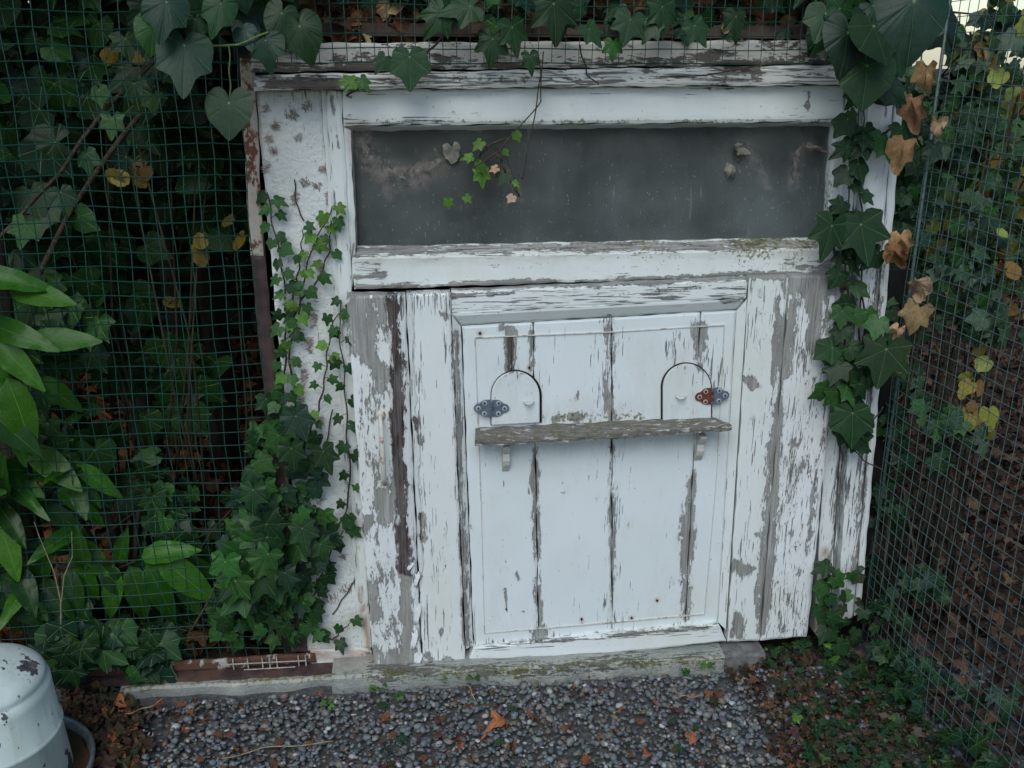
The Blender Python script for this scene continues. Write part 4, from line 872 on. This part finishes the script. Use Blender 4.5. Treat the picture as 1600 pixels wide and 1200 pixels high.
# ------------------------------------------------------------------ trees and trunks in the left enclosure
def trunk_tree(name, label, cat, px, Y, r, crown, ztop=2.5, lean=0, n=300, group=None, cols=(DK, MD), size=(.04, .08), tm=HEART, px2=None, limbs=5, crn=(.7, .6, .5)):
    b = W(px, 700, Y); b[2] = 0; o = empty(name, b); tag(o, label, cat, group)
    st = MB(); pts = []; K = 14
    for i in range(K): t = i/(K-1); pts.append(b + np.array([lean*t + .02*math.sin(t*9+px), .02*math.sin(t*7), -.03 + ztop*t]))
    st.tube(pts, [r*(1.15-.45*i/(K-1)) * (1+.06*math.sin(i*2.3)) for i in range(K)], 12)
    top = pts[-1]; it = []
    for k in range(limbs):
        a = k*2.4+px; s0 = pts[K-4+k % 4]; e = s0 + np.array([math.cos(a)*crn[0]*.9, math.sin(a)*crn[1]*.9, U(.05, .5)*crn[2]]); st.tube([s0, (s0+e)/2+[0, 0, .06], e], [r*.5, r*.35, r*.15], 7)
        for i in range(n//limbs):
            t = U(.15, 1.1); c = s0*(1-t)+e*t + RNG.normal(0, 1, 3)*np.array([.18, .18, .13])
            it.append(leaf_item(c, U(*size), cols, .5, spread=.9))
    st.build('trunk', M['bark'], o, smooth=True); scatter('crown', it, tm, M['ivy'], o); return o
GT = 'trees inside the left enclosure'
trunk_tree('tree', 'thick brown trunk nearest the left edge of the photo behind the mesh', 'tree', 22, .13, .034, 0, 2.1, .0, 380, GT)
trunk_tree('tree', 'straight mossy trunk in the middle of the left mesh fence', 'tree', 232, .75, .030, 0, 2.3, -.05, 420, GT)
trunk_tree('tree', 'dim slim trunk behind the mesh close to the rusty post', 'tree', 340, 1.0, .036, 0, 2.4, .05, 420, GT)
trunk_tree('tree', 'thin trunk half lost in shade between the two larger trunks', 'tree', 283, 1.5, .026, 0, 2.4, .0, 300, GT)
# two long woody vines slanting across
def cane(label, pl, Y, r, leaves, cols=(MD, DK)):
    o = empty('woody_vine', W(*pl[0], Y)); tag(o, label, 'vine'); mb = MB(); q = along(pl, 30)
    mb.tube([W(x, y, Y+.02*math.sin(i*.3)) for i, (x, y) in enumerate(q)], r, 7); mb.build('vine_stem', M['stem'], o, smooth=True)
    it = [leaf_item(W(x, y, Y-.015), s_*.0012, cols, tip=tp, spread=.3) for (x, y, s_, tp) in leaves]
    scatter('foliage', it, IVY, M['ivy'], o)
cane('bare woody vine with small star leaves slanting across the upper left mesh', [(-30, 400), (20, 350), (60, 305), (95, 270), (130, 215), (170, 165), (210, 125), (250, 88)], .06, .0035, [(195, 60, 34, (.2, -.3, -1)), (155, 140, 26, (.1, -.3, -1)), (210, 130, 34, (0, -.3, -1)), (175, 185, 32, (-.1, -.3, -1)), (135, 240, 34, (.1, -.3, -1)), (95, 300, 36, (.3, -.3, -1)), (40, 350, 38, (-.3, -.3, -1))])
cane('second straighter woody vine slanting behind the first one', [(60, 430), (110, 330), (150, 270), (190, 215), (235, 160), (290, 95)], .15, .005, [(240, 150, 30, (0, -.3, -1))])
o = empty('dead_twig', W(95, 1060, -.03)*[1, 1, 0]); tag(o, 'pale forked dry twig standing in front of the mesh above the drinker', 'twig'); mb = MB()
mb.tube([W(x, y, -.03) for x, y in ((93, 1065), (96, 1010), (95, 940), (85, 895), (62, 840), (53, 815))], [.0016, .0015, .0013, .0011, .0008, .0005], 5)
mb.tube([W(x, y, -.03) for x, y in ((96, 940), (100, 900), (113, 870), (112, 830))], [.0012, .001, .0008, .0005], 5); mb.build('stem', simple('dry_twig', (.20, .14, .09), (.34, .26, .18), 90), o)

# inner shrubs filling the enclosure at different depths
def bush(name, label, cat, centres, n, size, cols, tm=IVY, mat='ivy', group=None, spread=.9, sig=.13, stems=True, down=.6):
    b = np.mean([np.array(c[:3]) for c in centres], 0); b[2] = 0; o = empty(name, b); tag(o, label, cat, group); it = []; st = MB()
    wts = np.array([c[3] if len(c) > 3 else 1 for c in centres], float); wts /= wts.sum()
    for c, w_ in zip(centres, wts):
        sg = (c[4] if len(c) > 4 else sig); c = np.array(c[:3])
        st.tube([b+[U(-.05, .05), U(-.03, .03), -.02], (b+c)/2+[U(-.05, .05), 0, .02], c], [.003, .0025, .0015], 6)
        tw = []
        for k in range(max(3, int(n*w_/22))):
            e = c + RNG.normal(0, 1, 3)*sg*[1, 1, .9]; tw.append(e); st.tube([c, (c+e)/2+[0, 0, .01], e], .0018, 4)
        for i in range(int(n*w_)):
            p = tw[i % len(tw)] + RNG.normal(0, 1, 3)*sg*.38
            if p[2] < .01: p[2] = U(.01, .06)
            it.append(leaf_item(p, U(*size), cols, down, spread=spread))
    st.build('stem', M['bark'], o, smooth=True); scatter('foliage', it, tm, M[mat], o); return o
def WL(px, py, Y): return tuple(W(px, py, Y))
bush('ivy_shrub', 'shaded ivy growth filling the upper left behind the mesh', 'ivy', [WL(60, 60, .35)+(1, .12), WL(160, 30, .3)+(1, .12), WL(260, 100, .35)+(1, .1), WL(40, 220, .28)+(.7, .08), WL(120, 180, .4)+(.6, .1), WL(350, 60, .3)+(1, .09)], 620, (.035, .075), (DK, DK, MD, BLU), tm=HEART+IVY[:3])
bush('ivy_shrub', 'ivy growth in deep shade in the middle of the enclosure', 'ivy', [WL(180, 330, .55)+(1, .14), WL(80, 400, .4)+(1, .12), WL(300, 260, .6)+(.5, .12), WL(80, 600, .4)+(1, .13), WL(160, 520, .5)+(.6, .1)], 480, (.04, .075), (DK, MD, MD), tm=HEART+IVY[:3])
bush('ivy_shrub', 'low round leaved ivy on the ground just behind the mesh', 'ivy', [WL(200, 760, .12)+(1, .06), WL(80, 960, .06)+(1, .07), WL(160, 980, .08)+(1, .06), WL(260, 960, .1)+(1, .07), WL(330, 830, .12)+(.7, .05), WL(250, 1000, .04)+(1, .05), WL(300, 930, .1)+(.8, .05), WL(180, 1020, .0)+(.6, .035)], 560, (.03, .055), (DK, MD, BLU), tm=HEART+IVY)
bush('hazel_shrub', 'shrub with a few bright yellow autumn leaves behind the upper left mesh', 'shrub', [WL(175, 75, .2)+(1, .02), WL(205, 270, .2)+(1.3, .02), WL(310, 380, .2)+(1.3, .016), WL(365, 375, .35)+(.6, .02), WL(310, 175, .3)+(.8, .02), WL(260, 480, .4)+(.4, .01)], 20, (.024, .040), (YEL, (.18, .14, .03), (.16, .10, .03)), tm=ROUND, mat='plainleaf', spread=.9)

# hedges far behind : left, right and back
def hedge(label, x0, x1, y0, y1, h, n, size, cols, seed, name='hedge', tm=HEART, group=None, z0=0.0, mat='ivy'):
    o = empty(name, ((x0+x1)/2, (y0+y1)/2, 0)); tag(o, label, 'hedge', group); it = []; st = MB(); rnd = random.Random(seed)
    nst = max(4, int((x1-x0+y1-y0)*3))
    for k in range(nst):
        t = (k+.5)/nst; p = np.array([x0+(x1-x0)*t, y0+(y1-y0)*(t if abs(x1-x0) < abs(y1-y0) else .5), 0]); st.tube([p+[0, 0, -.02], p+[U(-.1, .1), U(-.1, .1), h*.5], p+[U(-.2, .2), U(-.2, .2), h*.97]], [.03, .02, .006], 7)
    for i in range(n):
        z = z0 + (h-z0)*rnd.random(); x = rnd.uniform(x0, x1); y = rnd.uniform(y0, y1); lump = .12*math.sin(x*4+z*5)+.1*math.sin(x*9-z*7)
        it.append(leaf_item((x+U(-.05, .05), y+lump*.6, z+.08*math.sin(x*6)), U(*size), cols, .5, spread=.9))
    st.build('stem', M['bark'], o, smooth=True); scatter('foliage', it, tm, M[mat], o); return o
hedge('tall dark hedge closing the view behind the left enclosure', -3.6, -.4, 2.3, 2.9, 2.5, 6500, (.06, .11), (DK, (.012, .035, .016), (.02, .05, .02)), 1)
hedge('dark evergreen hedge beyond the leaf strewn ground on the right', .9, 4.6, 3.1, 3.8, 1.02, 4500, (.06, .11), (DK, (.012, .035, .016), (.02, .05, .02)), 2)
hedge('hedge standing behind the hut between the two enclosures', -.5, 1.0, 2.0, 2.5, 2.3, 2400, (.06, .11), (DK, (.015, .04, .018)), 3)
hedge('side hedge along the left of the enclosure', -2.6, -2.1, .2, 2.4, 2.3, 2600, (.06, .11), (DK, (.015, .04, .018)), 4)
hedge('side hedge far to the right beyond the wire fence', 3.4, 4.0, -.8, 2.6, 1.0, 2200, (.06, .11), (DK, (.02, .05, .02)), 5)
# unseen ivy roof added over the left enclosure to keep it dark
o = empty('shade_canopy', (-1.3, .9, 1.6)); tag(o, 'unseen ivy canopy added over the left enclosure to shade it', 'ivy'); it = []
for i in range(3400): it.append(leaf_item((U(-2.4, HX0+.05), U(.02, 2.4), 1.42+U(0, .22)+.05*math.sin(i)), U(.07, .12), (DK, MD), .1, (0, -.2, 1), .6))
st = MB()
for k in range(9): st.tube([(-2.4, .05+k*.28, 1.42), (-1.4, .1+k*.28, 1.46), (HX0, .05+k*.28, 1.42)], .008, 6)
st.build('stem', M['stem'], o); scatter('foliage', it, HEART, M['ivy'], o)
# right side plants behind the fence
def FL(px, py, off): p = FN(px, py, 0) ; d = ray(px, py); return tuple(p + d/np.linalg.norm(d)*off)
bush('ivy_shrub', 'pale grey green ivy draped behind the right fence beside the tan leaves', 'ivy', [FL(1440, 230, .12)+(1, .06), FL(1480, 330, .12)+(1, .07), FL(1440, 420, .14)+(1, .05), FL(1470, 120, .15)+(1, .06), FL(1430, 520, .1)+(.8, .045), FL(1470, 660, .12)+(.5, .035), FL(1540, 250, .2)+(1, .07), FL(1520, 420, .25)+(.8, .07), FL(1400, 640, .08)+(.4, .03)], 520, (.018, .036), (PALE, (.03, .07, .035), MD, BLU), tm=IVY+HEART[:3])
bush('beech_shrub', 'shrub with round yellow and green autumn leaves behind the right fence', 'shrub', [FL(1585, 130, .3)+(1.3, .05), FL(1580, 190, .35)+(1.2, .05), FL(1560, 60, .4)+(1, .06), FL(1540, 320, .4)+(.8, .08), FL(1500, 370, .4)+(.8, .05), FL(1590, 300, .4)+(1, .06), FL(1540, 530, .3)+(.4, .03), FL(1525, 620, .25)+(.8, .025), FL(1580, 420, .4)+(.4, .05)], 150, (.018, .030), (YEL, (.20, .20, .03), (.20, .24, .05), (.22, .12, .03)), tm=ROUND, mat='plainleaf', spread=.4)
bush('ivy_shrub', 'ivy growing up behind the upper right of the fence against the sky', 'ivy', [FL(1500, 20, .5)+(1, .12), FL(1450, -60, .4)+(1, .12), FL(1590, 260, .7)+(1, .15), FL(1520, 180, .6)+(1, .13), FL(1570, 420, .8)+(1.4, .18), FL(1480, 480, .7)+(1, .14)], 300, (.026, .045), (DK, MD, MD), tm=HEART+IVY[:3])
bush('ivy_shrub', 'dark low ivy creeping along the foot of the right fence', 'ivy', [FL(1375, 900, .06)+(1, .05), FL(1390, 800, .08)+(.8, .05), FL(1420, 980, .05)+(1, .05), FL(1470, 1080, .04)+(1, .06), FL(1520, 1150, .06)+(1, .07), FL(1400, 700, .08)+(.6, .04)], 300, (.018, .032), (DK, BLU, DK), tm=IVY)

# ------------------------------------------------------------------ litter and ground cover
def litter(name, label, n, area, size, cols, zmax=.03, tm=DEAD, mat='dead'):
    it = []
    for i in range(n):
        x, y = area(); it.append((random.randrange(8), (x, y, U(.0, zmax)), (U(-1, 1), U(-1, 1), U(-.3, .3)), (U(-.7, .7), U(-.7, .7), 1), U(*size), pal(*cols)))
    return tag(scatter(name, it, tm, M[mat]), label, None, None, 'stuff')
n_side = np.cross(vd, Z); n_side = n_side if n_side[0] > 0 else -n_side
def right_area():
    p = fb + n_side*(.02 + U(0, 1)**1.2*3.0) - vd*U(-1.25, 3.0)*1.0; return p[0], p[1]
litter('leaf_litter', 'brown fallen leaves covering the ground behind the right fence', 15000, right_area, (.010, .036), ((.075, .047, .034), (.055, .034, .026), (.11, .068, .042), (.04, .028, .022)), .05)
litter('leaf_litter', 'brown fallen leaves on the shaded ground of the left enclosure', 3800, lambda: (U(-2.3, HX0), U(.05, 2.4)), (.03, .06), (BR, (.25, .11, .04), (.09, .045, .025)), .05)
def left_edge():
    x, y = rpoly([(100, 1060), (190, 1080), (230, 1130), (220, 1250), (140, 1250), (90, 1120)]); g = G(x, y, .01); return g[0], g[1]
litter('leaf_litter', 'rusty brown leaves and moss drifted beside the drinker', 420, left_edge, (.008, .022), ((.10, .055, .03), (.17, .075, .035), (.05, .035, .022), (.035, .04, .02), (.07, .06, .03), (.06, .04, .03)), .02)
def all_gravel():
    x, y = rpoly([(200, 1090), (1300, 1040), (1450, 1260), (150, 1260)]); g = G(x, y, .01); return g[0], g[1]
litter('leaf_scrap', 'scraps of brown leaf scattered on the gravel', 150, all_gravel, (.006, .018), (BR, (.20, .08, .04), (.10, .05, .04)), .012)
it = []
for i in range(820):
    if i % 20 == 0: x, y = rpoly([(200, 1085), (1200, 1040), (1250, 1250), (150, 1250)])
    else: x, y = rpoly([(1180, 1015), (1290, 990), (1370, 1030), (1500, 1190), (1560, 1260), (1290, 1260), (1240, 1120)])
    g = G(x, y, U(.004, .024) if i % 20 else .008); it.append((random.randrange(8), g, (U(-1, 1), U(-1, 1), U(-.3, .3)), (U(-.9, .9), U(-.9, .5), 1), U(.006, .020), pal(DK, DK, DK, BLU, (.03, .032, .015), (.05, .03, .02)) if U(0, 1) < .985 else jit(YG)))
tag(scatter('ground_cover', it, IVY, M['ivy']), 'creeping ivy seedlings and moss on the gravel at the right corner', None, None, 'stuff')
def corner_area():
    x, y = rpoly([(1130, 1040), (1290, 995), (1370, 1030), (1500, 1190), (1560, 1260), (1230, 1260), (1190, 1120)]); g = G(x, y, .01); return g[0], g[1]
litter('leaf_litter', 'dark brown leaf crumbs between the creeping ivy in the fence corner', 1000, corner_area, (.005, .015), ((.09, .05, .03), (.05, .032, .022), (.03, .022, .016), (.13, .07, .04)), .012)
# small green weeds along the kerb
it = []
for (x, y, k) in ((740, 1062, 4), (695, 1060, 3), (795, 1048, 3), (590, 1075, 6), (620, 1085, 4), (505, 1100, 3), (1060, 1050, 3), (1110, 1040, 4), (1225, 1010, 6)):
    for i in range(k): g = G(x+U(-14, 14), y+U(-6, 6), .012); it.append((random.randrange(8), g, (U(-1, 1), U(-1, -.1), U(.1, .6)), (U(-.4, .4), -.6, 1), U(.008, .015), pal(YG, MD)))
tag(scatter('weeds', it, IVY, M['ivy']), 'tiny bright green weeds sprouting along the kerb', None, None, 'stuff')
# individual leaves and twigs on the gravel
for (x, y, sz, lab, c) in ((785, 1122, .034, 'orange brown leaf lying alone on the gravel below the hatch', (.36, .14, .06)), (178, 1105, .04, 'bright rusty leaf lying beside the drinker', (.38, .15, .05)), (182, 1145, .03, 'small orange leaf on the soil right of the drinker', (.36, .13, .05)), (1085, 1150, .02, 'tiny red brown leaf on the gravel right of the middle', (.3, .12, .06))):
    tag(scatter('dry_leaf', [(random.randrange(8), G(x, y, .014), (U(-1, 1), U(-1, 1), .1), (U(-.3, .3), -.3, 1), sz, c)], DEAD, M['dead']), lab, 'dead leaf', 'single dead leaves on the gravel')
def twig(lab, pl, r=.0011):
    mb = MB(); q = along(pl, 12); mb.tube([G(x, y+2*math.sin(i), .014 + .003*math.sin(i*1.1)) for i, (x, y) in enumerate(q)], r, 5); o = mb.build('dead_twig', M['twig'], smooth=True); tag(o, lab, 'twig', 'dry stalks on the gravel')
M['twig'] = simple('straw_twig', (.22, .16, .09), (.38, .30, .19), 90)
twig('long thin stalk lying on the gravel at the lower left', [(345, 1185), (410, 1170), (470, 1163), (520, 1160)]); twig('short straight stalk near the left end of the kerb', [(195, 1115), (225, 1108), (255, 1093)], .0013)
twig('curved pale stalk on the gravel under the hatch', [(715, 1065), (735, 1075), (742, 1095)], .001); twig('straight pale stalk on the gravel at the right', [(1050, 1089), (1095, 1088)], .001)
for (x, y) in ((287, 1116), (848, 1100), (790, 1158), (990, 1060)):
    pass
